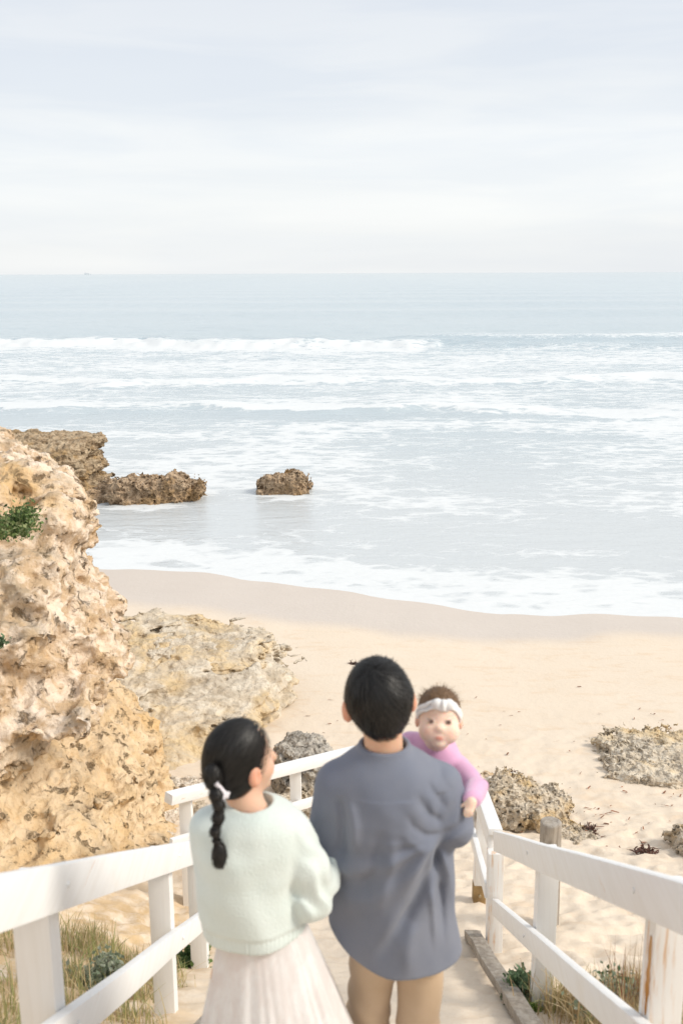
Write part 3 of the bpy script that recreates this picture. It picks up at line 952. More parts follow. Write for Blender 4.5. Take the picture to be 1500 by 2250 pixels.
# lower fence crossing behind the couple
A = np.array((at(367, 1741, 7.35)[0], 7.35, at(367, 1741, 7.35)[2]))
B = np.array((at(782, 1640, 9.05)[0], 9.05, at(782, 1640, 9.05)[2]))
base = (A[0] + 0.1, 7.45, gz(A[0], 7.45))
fm = thing('timber_fence', 'lower white timber fence crossing behind the woman towards the beach', 'fence', base)
dz = Vector((0, 0, 1))
fence_part('top_rail', Vector(A) - dz * 0.05, Vector(B) - dz * 0.05, 0.10, 0.088, M['raila'], fm, base, wob=0.001)
A2, B2 = Vector(A), Vector(B)
fence_part('lower_rail', A2 - dz * 0.46, B2 - dz * 0.46, 0.045, 0.085, M['raila'], fm, base, wob=0.001)
dirv = (B2 - A2); nrm = Vector((-dirv.y, dirv.x, 0)).normalized()
for t in (0.10, 0.66, 0.985):
    c = A2.lerp(B2, t) + nrm * 0.075
    fence_part('post', (c.x, c.y, gz(c.x, c.y) - 0.3), (c.x, c.y, c.z - 0.096), 0.105, 0.09, M['post'], fm, base, up=(0, 1, 0), bevel=0.007, wob=0.001)

# right fence
rx = lambda D: 0.955 + 0.0385 * (D - 2.46)
rtop = lambda D: 7 - 1.663 - 0.5685 * (D - 2.46)
base = (1.15, 4.9, gz(1.15, 4.9))
fr = thing('timber_fence', 'rust streaked white timber handrail fence running down on the right', 'fence', base)
fence_part('top_rail', (rx(0.9), 0.9, rtop(0.9) - 0.07), (rx(6.42), 6.42, rtop(6.42) - 0.07), 0.055, 0.140, M['rail'], fr, base, wob=0.002)
fence_part('lower_rail', (rx(0.9), 0.9, rtop(0.9) - 0.60), (rx(6.38), 6.38, rtop(6.38) - 0.60), 0.045, 0.115, M['rail'], fr, base, wob=0.002)
for D, mt in ((1.0, 'post'), (2.84, 'rustpost'), (4.92, 'post'), (6.47, 'rustpost')):
    x = rx(D) + 0.028 + 0.060
    if D > 6:
        x = rx(D) + 0.0
    fence_part('post', (x + (0.02 if D > 6 else 0.0), D, gz(x, D) - 0.35), (x, D + 0.012, rtop(D) - (0.155 if D > 6 else 0.05)), 0.112, 0.105, M[mt], fr, base, up=(0, 1, 0))
a = Vector((rx(6.47) + 0.0, 6.50, rtop(6.45) - 0.03)); b = Vector((1.165, 7.75, 7 - 4.27))
fence_part('top_rail', a, b, 0.105, 0.05, M['rail'], fr, base)
fence_part('rail_board', a + Vector((-0.03, 0.02, -0.085)), b + Vector((-0.03, 0, -0.085)), 0.04, 0.115, M['rail'], fr, base)
fence_part('lower_rail', a + Vector((-0.045, -0.02, -0.47)), b + Vector((-0.04, 0, -0.47)), 0.045, 0.115, M['rail'], fr, base)
px_ = 1.185
p4 = fence_part('post', (px_ - 0.02, 7.55, gz(px_, 7.55) + 0.16), (px_, 7.55, 7 - 4.36), 0.10, 0.10, M['post'], fr, base, up=(0, 1, 0))
sh = fence_part('post_shoe', (px_ - 0.02, 7.55, gz(px_, 7.55) - 0.2), (px_ - 0.02, 7.55, gz(px_, 7.55) + 0.162), 0.106, 0.106, M['shoe'], p4, base, up=(0, 1, 0))
bmb = bmesh.new()
bmesh.ops.create_cone(bmb, cap_ends=True, segments=10, radius1=0.012, radius2=0.010, depth=0.014, matrix=Matrix.Translation(Vector((px_ - 0.02, 7.49, gz(px_, 7.55) + 0.07)) - Vector(base)) @ Matrix.Rotation(R(90), 4, 'X'))
meb = bpy.data.meshes.new('bolt'); bmb.to_mesh(meb); bmb.free(); meb.materials.append(M['bolt'])
link('bolt', meb, p4)

# bare orange wood where the paint has peeled off the nearest right post
_rp = random.Random(3)
Vp, n_ = [], 12
xf = rx(2.84) + 0.088 - 0.056 - 0.003
for i in range(n_ + 1):
    t = i / n_
    hw = 0.018 * math.sin(math.pi * (0.08 + 0.84 * t)) * _rp.uniform(0.55, 1.3)
    z_ = 4.60 + 0.30 * t
    for dx_ in (0.0, 0.004):
        Vp += [(xf + dx_ - base[0], 2.825 - hw - base[1], z_ - base[2]), (xf + dx_ - base[0], 2.825 + hw * _rp.uniform(.7, 1.2) - base[1], z_ - base[2])]
Fp = []
for i in range(n_):
    a_, b_ = 4 * i, 4 * i + 4
    Fp += [(a_, b_, b_ + 1, a_ + 1), (a_ + 2, a_ + 3, b_ + 3, b_ + 2), (a_, a_ + 2, b_ + 2, b_), (a_ + 1, b_ + 1, b_ + 3, a_ + 3)]
tag(link('bare_wood', new_mesh('bare_wood', Vp, Fp, m_wood('orange_bare_wood', (0.66, 0.34, 0.11), (0.42, 0.19, 0.05), (60, 60, 5)), False), fr), 'orange bare wood strip where paint has peeled')
def bolt_head(p, ax, parent, base):
    bmb = bmesh.new()
    bmesh.ops.create_cone(bmb, cap_ends=True, segments=8, radius1=0.011, radius2=0.008, depth=0.008, matrix=Matrix.Translation(Vector(p) - Vector(base)) @ Matrix.Rotation(R(90), 4, ax))
    meb = bpy.data.meshes.new('bolt'); bmb.to_mesh(meb); bmb.free(); meb.materials.append(M['post'])
    link('bolt', meb, parent)
for D in (2.72, 4.75):
    for dz_ in (0.07, 0.575):
        bolt_head((lx(D) + 0.027, D + 0.01, ltop(D) - dz_), 'Y', fl, fl.location)
for D in (2.84, 4.92):
    for dz_ in (0.07, 0.60):
        bolt_head((rx(D) - 0.030, D + 0.01, rtop(D) - dz_), 'Y', fr, fr.location)

# weathered round bollard behind the right fence
bp = at(1212, 1806, 7.0)
bb = np.array((bp[0], 7.0, gz(bp[0], 7.0) - 0.02))
def fbol(p):
    r = np.hypot(p[:, 0] + 0.02 * p[:, 2], p[:, 1])
    an = np.arctan2(p[:, 1], p[:, 0])
    rr = 0.083 + 0.004 * perlin(np.stack([np.cos(an) * 3, np.sin(an) * 3, p[:, 2] * 1.5], -1)) - 0.0025 * np.abs(perlin(np.stack([np.cos(an) * 9, np.sin(an) * 9, p[:, 2] * 1.0], -1)))
    return smax(smax(r - rr, p[:, 2] - (bp[2] - bb[2]), 0.012), -0.3 - p[:, 2], 0.01)
o = sdf_mesh('bollard', fbol, (-0.13, -0.13, -0.32), (0.13, 0.13, 1.5), 0.008, M['bollard'], None)
o.location = bb
tag(o, 'round weathered grey timber post standing behind the right fence', 'bollard')

def ground_plank(label, p0, p1, w, t, lift=0.02):
    a = Vector((p0[0], p0[1], gz(*p0) + lift)); b = Vector((p1[0], p1[1], gz(*p1) + lift))
    o = auto(link('timber_plank', beam_mesh('timber_plank', (0, 0, 0), b - a, w, t, M['wood'], bevel=0.006, wob=0.004), loc=a))
    tag(o, label, 'plank')
    return o

ground_plank('cracked grey timber edging plank on the sand beside the right fence', (0.955, 4.1), (0.985, 6.7), 0.105, 0.06, 0.03)
ground_plank('short splintered grey timber at the corner post foot', (1.06, 6.2), (1.045, 6.72), 0.03, 0.05, 0.04)
ground_plank('grey timber step edge left of the skirt', (-0.78, 3.4), (-0.62, 4.45), 0.16, 0.10, 0.05)

# ------------------------------------------------------------------ plants
def blades(n, place, hgt, cols, seed, lean=0.35, w=0.003, wind=0.0):
    rs = np.random.RandomState(seed)
    P = place(rs, n)
    n = len(P)
    H = hgt[0] + (hgt[1] - hgt[0]) * rs.rand(n) ** 1.4
    a = rs.rand(n) * 6.283
    L = np.abs(rs.normal(0, lean, n))
    dx, dy = np.cos(a) * L + wind, np.sin(a) * L
    sa = a + 1.57 + rs.normal(0, .6, n)
    W = w * (0.6 + rs.rand(n))
    rows = []
    for t, k in ((0, 1.0), (0.4, 0.85), (0.75, 0.55), (1.0, 0.08)):
        c = P + np.stack([dx * H * t * t, dy * H * t * t, H * t * (1 - 0.25 * L * t)], -1)
        o = np.stack([np.cos(sa) * W * k, np.sin(sa) * W * k, 0 * W], -1)
        rows += [c - o, c + o]
    V = np.stack(rows, 1)
    b = np.arange(n)[:, None] * 8
    Fc = np.concatenate([b + np.array([[2 * i, 2 * i + 1, 2 * i + 3, 2 * i + 2]]) for i in range(3)])
    cols = np.array(cols)
    ci = cols[rs.randint(0, len(cols), n)] * (0.75 + 0.5 * rs.rand(n))[:, None]
    return V.reshape(-1, 3), Fc, np.repeat(ci, 8, 0)

def clumped(cx, box, sd):
    """blade roots gathered into tufts inside a patch of the slope"""
    def place(rs, n):
        c = np.stack([rs.uniform(box[0], box[1], cx), rs.uniform(box[2], box[3], cx)], -1)
        q = c[rs.randint(0, cx, n)] + rs.normal(0, sd, (n, 2))
        q = q[(q[:, 0] > box[0] - .2) & (q[:, 0] < box[1] + .15)]
        return np.stack([q[:, 0], q[:, 1], ground_z(q[:, 0], q[:, 1]) - 0.01], -1)
    return place

STRAW = [(0.58, 0.46, 0.27), (0.66, 0.54, 0.34), (0.50, 0.42, 0.22), (0.42, 0.41, 0.19), (0.34, 0.37, 0.16)]
V, Fc, col = blades(7000, clumped(80, (-2.7, -1.06, 2.8, 6.3), 0.085), (0.06, 0.24), STRAW, 3, 0.45)
tag(link('dry_grass', new_mesh('dry_grass', V, Fc, M['leaf'], False, {'col': col})), 'dry straw coloured grass on the slope behind the left fence', 'grass', kind='stuff')
V, Fc, col = blades(5200, clumped(40, (1.16, 2.2, 2.6, 5.2), 0.07), (0.08, 0.32), STRAW[:4] + [(0.46, 0.33, 0.18)], 4, 0.35)
tag(link('dry_grass', new_mesh('dry_grass', V, Fc, M['leaf'], False, {'col': col})), 'dry straw coloured grass along the right fence foot', 'grass', kind='stuff')

def leaf_shrub(name, label, cat, loc, rad, hgt, n, leaf, cols, seed, group=None):
    t = thing(name, label, cat, loc, group)
    rs = np.random.RandomState(seed)
    # stems
    V, Fc = [], []
    tips = []
    for i in range(14):
        a = rs.rand() * 6.28
        r = rad * math.sqrt(rs.rand())
        tip = np.array((r * math.cos(a), r * math.sin(a), hgt * (0.5 + 0.5 * rs.rand()) * (1 - 0.5 * r / rad)))
        tips.append(tip)
        k = len(V)
        for j in range(5):
            s = j / 4
            c = tip * s + np.array((0, 0, 0.3 * hgt * s * (1 - s)))
            w = 0.006 * (1 - 0.7 * s)
            V += [c + w * np.array(q) for q in ((1, 0, 0), (-.5, .87, 0), (-.5, -.87, 0))]
        for j in range(4):
            for m_ in range(3):
                Fc.append((k + 3 * j + m_, k + 3 * j + (m_ + 1) % 3, k + 3 * j + 3 + (m_ + 1) % 3, k + 3 * j + 3 + m_))
    link('stem', new_mesh('stem', V, Fc, M['wood'], True), t)
    tips = np.array(tips)
    ti = rs.randint(0, len(tips), n)
    c = tips[ti] * (0.35 + 0.75 * rs.rand(n))[:, None] + rs.normal(0, rad * 0.16, (n, 3))
    c[:, 2] = np.abs(c[:, 2])
    d = rs.normal(0, 1, (n, 3)); d[:, 2] = np.abs(d[:, 2]) * .8 + 0.2; d /= np.linalg.norm(d, axis=1)[:, None]
    s = np.cross(d, rs.normal(0, 1, (n, 3))); s /= np.linalg.norm(s, axis=1)[:, None]
    L = leaf * (0.6 + 0.8 * rs.rand(n))[:, None]
    V = np.stack([c, c + d * L * .45 + s * L * .32, c + d * L, c + d * L * .45 - s * L * .32], 1).reshape(-1, 3)
    Fc = np.arange(4 * n).reshape(n, 4)
    cols = np.array(cols)
    cc = cols[rs.randint(0, len(cols), n)] * (0.7 + 0.6 * rs.rand(n))[:, None]
    link('foliage', new_mesh('foliage', V, Fc, M['leaf'], False, {'col': np.repeat(cc, 4, 0)}), t)
    return t

GREEN = [(0.13, 0.20, 0.07), (0.20, 0.27, 0.10), (0.09, 0.15, 0.06)]
GREY = [(0.30, 0.34, 0.25), (0.38, 0.41, 0.32), (0.24, 0.29, 0.20)]
SALT = [(0.12, 0.19, 0.10), (0.19, 0.27, 0.16), (0.09, 0.14, 0.075)]
def g_at(x, y, D):
    p = at(x, y, D)
    return (p[0], D, gz(p[0], D))
leaf_shrub('coastal_shrub', 'low green shrub growing on the cliff face at the left edge', 'shrub', at(28, 1172, 8.55), 0.30, 0.26, 2600, 0.035, GREEN + [(0.26, 0.29, 0.14)], 1)
leaf_shrub('coastal_shrub', 'small green sprig on the lower cliff at the left edge', 'shrub', at(-8, 1425, 7.6), 0.10, 0.14, 300, 0.035, SALT, 2)
leaf_shrub('coastal_shrub', 'silvery grey shrub among dry grass behind the left fence', 'shrub', g_at(215, 2085, 5.2), 0.24, 0.20, 1500, 0.035, GREY, 3)
leaf_shrub('coastal_shrub', 'little bright green plant beside the second left post', 'shrub', g_at(312, 2012, 5.7), 0.07, 0.09, 220, 0.04, [(0.12, 0.27, 0.07), (0.17, 0.33, 0.10)], 4)
leaf_shrub('coastal_shrub', 'green leafy plant between left post and woman', 'shrub', g_at(412, 1985, 6.1), 0.14, 0.14, 500, 0.04, GREEN, 9)
leaf_shrub('coastal_shrub', 'dark blue green saltbush beside the grey plank', 'shrub', g_at(1140, 2150, 5.05), 0.15, 0.18, 900, 0.038, SALT, 5)
leaf_shrub('coastal_shrub', 'tiny lime green sprout at the saltbush foot', 'shrub', g_at(1165, 2182, 4.85), 0.04, 0.06, 120, 0.03, [(0.20, 0.34, 0.08), (0.26, 0.40, 0.10)], 6)
leaf_shrub('coastal_shrub', 'pale grey green bush in tall grass behind the right rails', 'shrub', g_at(1370, 2105, 4.4), 0.26, 0.30, 1500, 0.032, GREY + SALT[:1], 7)
V, Fc, col = blades(4200, clumped(26, (1.2, 1.75, 3.5, 4.9), 0.06), (0.08, 0.30), [(0.62, 0.50, 0.31), (0.70, 0.58, 0.38), (0.52, 0.42, 0.24), (0.46, 0.33, 0.18)], 24, 0.4)
tag(link('dry_grass', new_mesh('dry_grass', V, Fc, M['leaf'], False, {'col': col})), 'thick bleached straw clumps right of the saltbush', 'grass', kind='stuff')
V, Fc, col = blades(420, clumped(4, (1.45, 1.8, 4.1, 4.6), 0.10), (0.3, 0.60), [(0.30, 0.13, 0.08), (0.42, 0.30, 0.16)], 14, 0.2, 0.0022)
tag(link('tall_grass', new_mesh('tall_grass', V, Fc, M['leaf'], False, {'col': col})), 'tall thin reddish grass stalks in the grey green bush', 'grass', kind='stuff')

# ------------------------------------------------------------------ ship on the horizon
sp = at(195, 602, 9000.0)
shp = thing('cargo_ship', 'tiny grey cargo ship on the horizon at the far left', 'ship', (sp[0], 9000.0, 0))
bm = bmesh.new()
hull = [(-27, 0), (-24, -4), (22, -4), (30, 3), (-28, 3)]
top = [bm.verts.new((x, -5, z + 6)) for x, z in hull]; bot = [bm.verts.new((x, 5, z + 6)) for x, z in hull]
bm.faces.new(top); bm.faces.new(bot[::-1])
for i in range(5):
    bm.faces.new((top[i], bot[i], bot[(i + 1) % 5], top[(i + 1) % 5]))
bmesh.ops.recalc_face_normals(bm, faces=bm.faces)
me = bpy.data.meshes.new('hull'); bm.to_mesh(me); bm.free(); me.materials.append(M['ship']); link('hull', me, shp)
link('bridge', beam_mesh('bridge', (-18, 0, 9), (-18, 0, 19), 12, 9, M['ship'], bevel=0.5, up=(0, 1, 0)), shp)
link('deck_load', beam_mesh('deck_load', (-10, 0, 11.5), (18, 0, 11.5), 8, 5, M['ship'], bevel=0.5), shp)
#PEOPLE
# ------------------------------------------------------------------ people
def frame(yaw, pitch=0.0, roll=0.0):
    """columns: forward, right, up of a head; yaw 0 looks along +Y, positive turns to +X"""
    Mx = Matrix.Rotation(-yaw, 3, 'Z') @ Matrix.Rotation(pitch, 3, 'X') @ Matrix.Rotation(roll, 3, 'Y')
    X, Y, Z = (np.array(Mx @ Vector(v), np.float32) for v in ((1, 0, 0), (0, 1, 0), (0, 0, 1)))
    return np.stack([Y, X, Z], 1)

def head_sdf(p, c, Mh, s=1.0, baby=False, ear_out=0.0):
    q = ((p - np.asarray(c, np.float32)) @ Mh) / s
    q = np.stack([q[:, 0], np.abs(q[:, 1]), q[:, 2]], 1)
    if baby:
        d = ell(q, (-0.012, 0, 0.025), (0.098, 0.083, 0.092))
        d = smin(d, ell(q, (0.030, 0, -0.045), (0.062, 0.066, 0.056)), 0.035)
        d = smin(d, ell(q, (0.050, 0.040, -0.045), (0.036, 0.036, 0.036)), 0.03)
        d = smin(d, ell(q, (0.070, 0, -0.088), (0.020, 0.022, 0.016)), 0.02)
        d = smin(d, ell(q, (0.091, 0, -0.026), (0.013, 0.015, 0.011)), 0.016)
        d = smin(d, ell(q, (0.084, 0, -0.063), (0.013, 0.017, 0.010)), 0.010)
        d = smax(d, -ell(q, (0.101, 0.034, -0.001), (0.015, 0.019, 0.010)), 0.014)
        d = smin(d, ell(q, (0.084, 0.034, -0.001), (0.008, 0.015, 0.007)), 0.006)
        d = smin(d, ell(q, (-0.005, 0.084, -0.015), (0.016, 0.010, 0.026)), 0.008)
    else:
        d = ell(q, (-0.010, 0, 0.020), (0.096, 0.074, 0.098))
        d = smin(d, ell(q, (0.034, 0, -0.050), (0.058, 0.056, 0.066)), 0.03)
        d = smin(d, ell(q, (0.068, 0, -0.104), (0.020, 0.022, 0.016)), 0.025)
        d = smin(d, ell(q, (0.056, 0.034, -0.032), (0.028, 0.026, 0.028)), 0.02)
        d = smin(d, rcone(q, (0.088, 0, 0.006), (0.106, 0, -0.032), 0.008, 0.013), 0.012)
        d = smin(d, ell(q, (0.092, 0, -0.066), (0.010, 0.020, 0.010)), 0.008)
        d = smax(d, -ell(q, (0.098, 0.032, -0.002), (0.014, 0.018, 0.010)), 0.012)
        ear = smax(ell(q, (-0.006, 0.085 + ear_out, -0.014), (0.022, 0.014 + ear_out * 0.5, 0.034)), -ell(q, (0.004, 0.100 + ear_out * 1.5, -0.010), (0.013, 0.011, 0.022)), 0.006)
        d = smin(d, ear, 0.006)
    return d * s

def skin_col(V, c, Mh, s=1.0, baby=False, base=(0.66, 0.42, 0.29)):
    q = ((V - c) @ Mh) / s
    a = np.abs(q[:, 1])
    col = np.tile(np.array(base, np.float32), (len(V), 1))
    def blend(mask, k):
        col[:] = col * (1 - mask[:, None]) + np.array(k, np.float32) * mask[:, None]
    ez, mz, chz = (-0.001, -0.063, -0.042) if baby else (-0.002, -0.068, -0.035)
    front = q[:, 0] > 0.05
    blend((0.28 if baby else 0.4) * np.exp(-(((a - 0.045) / 0.018) ** 2 + ((q[:, 2] - chz) / 0.018) ** 2)) * front, (0.80, 0.36, 0.29))
    ear = (a > (0.080 if baby else 0.076)) & (np.abs(q[:, 0]) < 0.035) & (q[:, 2] < 0.04) & (q[:, 2] > -0.06)
    blend(0.55 * ear, (0.72, 0.30, 0.19))
    blend(np.exp(-((q[:, 1] / (0.016 if baby else 0.019)) ** 4 + ((q[:, 2] - mz) / 0.008) ** 4)) * front * 0.9, (0.66, 0.23, 0.18))
    w = 0.014
    blend(np.exp(-(((a - 0.032) / w) ** 4 + ((q[:, 2] - ez) / 0.0058) ** 4)) * front, (0.62, 0.52, 0.46))
    blend(np.exp(-(((a - (0.033 if baby else 0.031)) / (0.0090 if baby else 0.0085)) ** 4 + ((q[:, 2] - ez) / 0.0072) ** 4)) * front, (0.012, 0.008, 0.006))
    blend((0.55 if baby else 0.85) * np.exp(-(((a - 0.032) / (w + .002)) ** 4 + ((q[:, 2] - ez - 0.0062) / 0.0024) ** 2)) * front, (0.05, 0.03, 0.02))
    brow = np.exp(-(((a - 0.034) / 0.018) ** 4 + ((q[:, 2] - ez - 0.024) / 0.0045) ** 2)) * front
    blend((0.08 if baby else 0.8) * brow, (0.16, 0.09, 0.05))
    return col

def finger_hand(p, wrist, aim, side, palm_n, s=1.0, curl=0.5):
    """palm with four fingers of unequal length and a thumb; aim = finger direction, side = towards the thumb"""
    w, a, sd, nn = (np.asarray(v, np.float32) for v in (wrist, aim, side, palm_n))
    a = a / np.linalg.norm(a); sd = sd - a * (sd @ a); sd /= np.linalg.norm(sd); nn = np.cross(a, sd) * (1 if np.dot(np.cross(a, sd), nn) > 0 else -1)
    B = np.stack([a, sd, nn], 1)
    d = ell(p, w + a * 0.045 * s, np.array((0.050, 0.040, 0.016)) * s, B)
    d = smin(d, rcone(p, w - a * 0.01 * s, w + a * 0.03 * s, 0.024 * s, 0.024 * s), 0.02 * s)
    for i, L in enumerate((0.072, 0.082, 0.076, 0.058)):
        k = w + a * (0.082 - 0.004 * abs(i - 1)) * s + sd * (0.027 - 0.018 * i) * s
        pts = [k]
        ang = 0.25 + curl * 0.4
        for f_ in (0.45, 0.30, 0.25):
            pts.append(pts[-1] + (a * math.cos(ang) + nn * math.sin(ang)) * L * f_ * s)
            ang += curl * 1.1
        d = smin(d, chain(p, pts, [0.0095 * s, 0.009 * s, 0.008 * s, 0.007 * s]), 0.006 * s)
    k = w + a * 0.025 * s + sd * 0.030 * s
    pts = [k, k + (a * 0.6 + sd * 0.7 + nn * 0.3) * 0.035 * s, k + (a * 1.35 + sd * 0.85 + nn * 0.8) * 0.045 * s]
    return smin(d, chain(p, pts, [0.014 * s, 0.011 * s, 0.008 * s]), 0.01 * s)

def foot(p, ankle, yaw=0.0):
    a = np.asarray(ankle, np.float32)
    f_ = np.array((math.sin(yaw), math.cos(yaw), 0), np.float32)
    d = rcone(p, a + f_ * -0.03 - np.array((0, 0, 0.045)), a + f_ * 0.15 - np.array((0, 0, 0.055)), 0.036, 0.030)
    return smin(d, rcone(p, a, a + f_ * 0.03 - np.array((0, 0, 0.05)), 0.038, 0.036), 0.03)

def strandf(V, c, axis, k=24.0, seed=0.0):
    """hair direction value: runs out from the whorl along meridians"""
    q = V - np.asarray(c, np.float32)
    q = q / np.maximum(np.linalg.norm(q, axis=1), 1e-6)[:, None]
    ax = np.asarray(axis, np.float32); ax = ax / np.linalg.norm(ax)
    t = np.cross(ax, (0.3, 0.9, 0.2)); t /= np.linalg.norm(t); b = np.cross(ax, t)
    pol = np.arccos(np.clip(q @ ax, -1, 1))
    az = np.arctan2(q @ b, q @ t) + 0.35 * pol
    return perlin(np.stack([np.cos(az) * k, np.sin(az) * k, pol * 1.6 + seed], -1)) * sstep(0.15, 0.9, pol) , pol

def strands(name, V, shell, dirf, n, length, over, parent, mat, width=0.0007, lift=0.003, seed=0):
    """fine locks laid along the hair, ending at (and a little past) where they start from"""
    rs = np.random.RandomState(seed)
    P = V[rs.randint(0, len(V), n)].astype(np.float32)
    def grad(p):
        e = 0.002
        g_ = np.stack([shell(p + np.eye(3, dtype=np.float32)[a] * e) - shell(p - np.eye(3, dtype=np.float32)[a] * e) for a in range(3)], -1)
        return g_ / np.maximum(np.linalg.norm(g_, axis=1), 1e-9)[:, None]
    ov = over * rs.rand(n)[:, None]
    L = length * (0.5 + rs.rand(n))[:, None]
    lf = lift * rs.rand(n) ** 2 * np.where(rs.rand(n) < 0.06, 1.8, 1.0)
    m = 5
    nr = grad(P); d = dirf(P); d -= nr * (d * nr).sum(1)[:, None]; d /= np.maximum(np.linalg.norm(d, axis=1), 1e-6)[:, None]
    d = d + np.cross(nr, d) * rs.normal(0, 0.12, n)[:, None]
    p = P + d * ov
    rows = []
    for i in range(m):
        nr = grad(p)
        p = p - nr * (shell(p) - lf * (1 if i else 2.0) - 0.0008)[:, None]
        d = dirf(p); d -= nr * (d * nr).sum(1)[:, None]; d /= np.maximum(np.linalg.norm(d, axis=1), 1e-6)[:, None]
        sd = np.cross(nr, d) * (width * (0.25 + 0.75 * math.sin(math.pi * (i + 0.4) / m)))
        rows += [p - sd, p + sd]
        p = p - d * L / m
    Vs = np.stack(rows, 1).reshape(-1, 3)
    b = np.arange(n)[:, None] * 2 * m
    Fc = np.concatenate([b + np.array([[2 * i, 2 * i + 1, 2 * i + 3, 2 * i + 2]]) for i in range(m - 1)])
    return link(name, new_mesh(name, Vs, Fc, mat, True, {'strand': np.repeat(rs.rand(n) ** 2, 2 * m)}), parent)

def mesh_verts(o):
    a = np.empty(len(o.data.vertices) * 3, np.float32)
    o.data.vertices.foreach_get('co', a)
    return a.reshape(-1, 3)

# ================================================================== man
DM = 2.72
mx = at(858, 1950, DM)[0]
mb = np.array((mx, DM, gz(mx, DM)))
def ml(x, y, D): return at(x, y, D) - mb
man = thing('person', 'man in a slate blue shirt and khaki trousers carrying a baby, seen from behind', 'person', mb)
mh = ml(829, 1540, DM + 0.02)
MH = frame(R(-9), R(-6), R(-5))
m_ls, m_rs = ml(742, 1722, DM), ml(962, 1726, DM)
m_le, m_lw = ml(712, 1880, DM - 0.02), ml(752, 1962, DM + 0.20)
m_re, m_rw = ml(994, 1815, DM - 0.03), ml(925, 1822, DM + 0.26)
m_nb = ml(842, 1650, DM + 0.0)
m_hip_l, m_hip_r = ml(818, 2065, DM), ml(920, 2065, DM)
m_kn_l, m_an_l = np.array((-0.075, 0.05, 0.50)), np.array((-0.085, 0.03, 0.10))
m_kn_r, m_an_r = np.array((0.085, -0.01, 0.48)), np.array((0.095, -0.05, 0.10))
FR, RT, UP = MH[:, 0], MH[:, 1], MH[:, 2]

def man_body(p):
    d = head_sdf(p, mh, MH, 1.02, False, 0.009)
    d = smin(d, rcone(p, mh - UP * 0.06 - FR * 0.030, m_nb - np.array((0,0,.03)), 0.056, 0.058), 0.03)
    d = smin(d, rcone(p, m_nb - np.array((0, 0, 0.17)), m_nb - np.array((0, 0, 0.48)), 0.085, 0.085), 0.05)
    d = smin(d, rcone(p, m_ls - np.array((0, 0, .02)), m_rs - np.array((0, 0, .02)), 0.045, 0.045), 0.05)
    d = smin(d, chain(p, [m_ls, m_le, m_lw], [0.05, 0.040, 0.029]), 0.03)
    d = smin(d, chain(p, [m_rs, m_re, m_rw], [0.05, 0.040, 0.029]), 0.03)
    d = smin(d, rcone(p, m_hip_l, m_hip_r, 0.085, 0.085), 0.05)
    d = smin(d, rcone(p, m_nb - np.array((0, 0, 0.48)), (m_hip_l + m_hip_r) / 2, 0.10, 0.10), 0.05)
    for a, b, c in ((m_hip_l, m_kn_l, m_an_l), (m_hip_r, m_kn_r, m_an_r)):
        d = smin(d, chain(p, [a, b, c], [0.062, 0.048, 0.036]), 0.03)
        d = smin(d, foot(p, c), 0.02)
    d = smin(d, finger_hand(p, m_lw, (0.3, 0.9, -0.1), (0, 0, 1), (1, 0, 0), 1.0, 0.5), 0.012)
    d = smin(d, finger_hand(p, m_rw, (-0.9, 0.35, 0.1), (0, 0.3, 1), (0, -1, 0), 1.0, 0.5), 0.012)
    return d
sdf_mesh('body', man_body, (-0.42, -0.25, 0.0), (0.42, 0.45, 1.86), 0.0065, M['skin'], man,
         lambda V: {'col': skin_col(V, mh, MH, 1.02)})

def man_shell(p):
    q = (p - mh.astype(np.float32)) @ MH
    d = ell(q, (-0.014, 0, 0.030), (0.114, 0.092, 0.104))
    d = smin(d, ell(q, (-0.020, 0, 0.012), (0.104, 0.0925, 0.070)), 0.03)
    return smin(d, ell(q, (-0.048, 0.0, -0.036), (0.064, 0.062, 0.066)), 0.04)
def man_hair(p):
    q = (p - mh.astype(np.float32)) @ MH
    d = man_shell(p)
    s, pol = strandf(p, mh + UP * 0.02, -FR * 0.55 + UP * 0.85 - RT * 0.1, 7.0)
    s2, _ = strandf(p, mh + UP * 0.02, -FR * 0.55 + UP * 0.85 - RT * 0.1, 22.0, 3)
    d = d - 0.0026 * s - 0.0014 * s2
    # nape and side lines, ragged
    rag = 0.010 * perlin(np.stack([q[:, 1] * 60, q[:, 0] * 60, q[:, 2] * 6], -1)) + 0.006 * perlin(np.stack([q[:, 1] * 22 + 4, q[:, 0] * 22, q[:, 2] * 3], -1))
    low = np.interp(q[:, 0], [-0.12, -0.045, -0.02, 0.06, 0.085], [-0.092, -0.066, 0.002, 0.006, 0.055]) + rag + 0.10 * q[:, 1]
    d = smax(d, (low - q[:, 2]) * 0.7, 0.006)
    return d
mhair = sdf_mesh('hair', man_hair, mh - 0.16, mh + 0.17, 0.0028, M['hair'], man,
         lambda V: {'strand': 0.5 + 0.5 * strandf(V, mh + UP * 0.02, -FR * 0.55 + UP * 0.85 - RT * 0.1, 26.0)[0]})

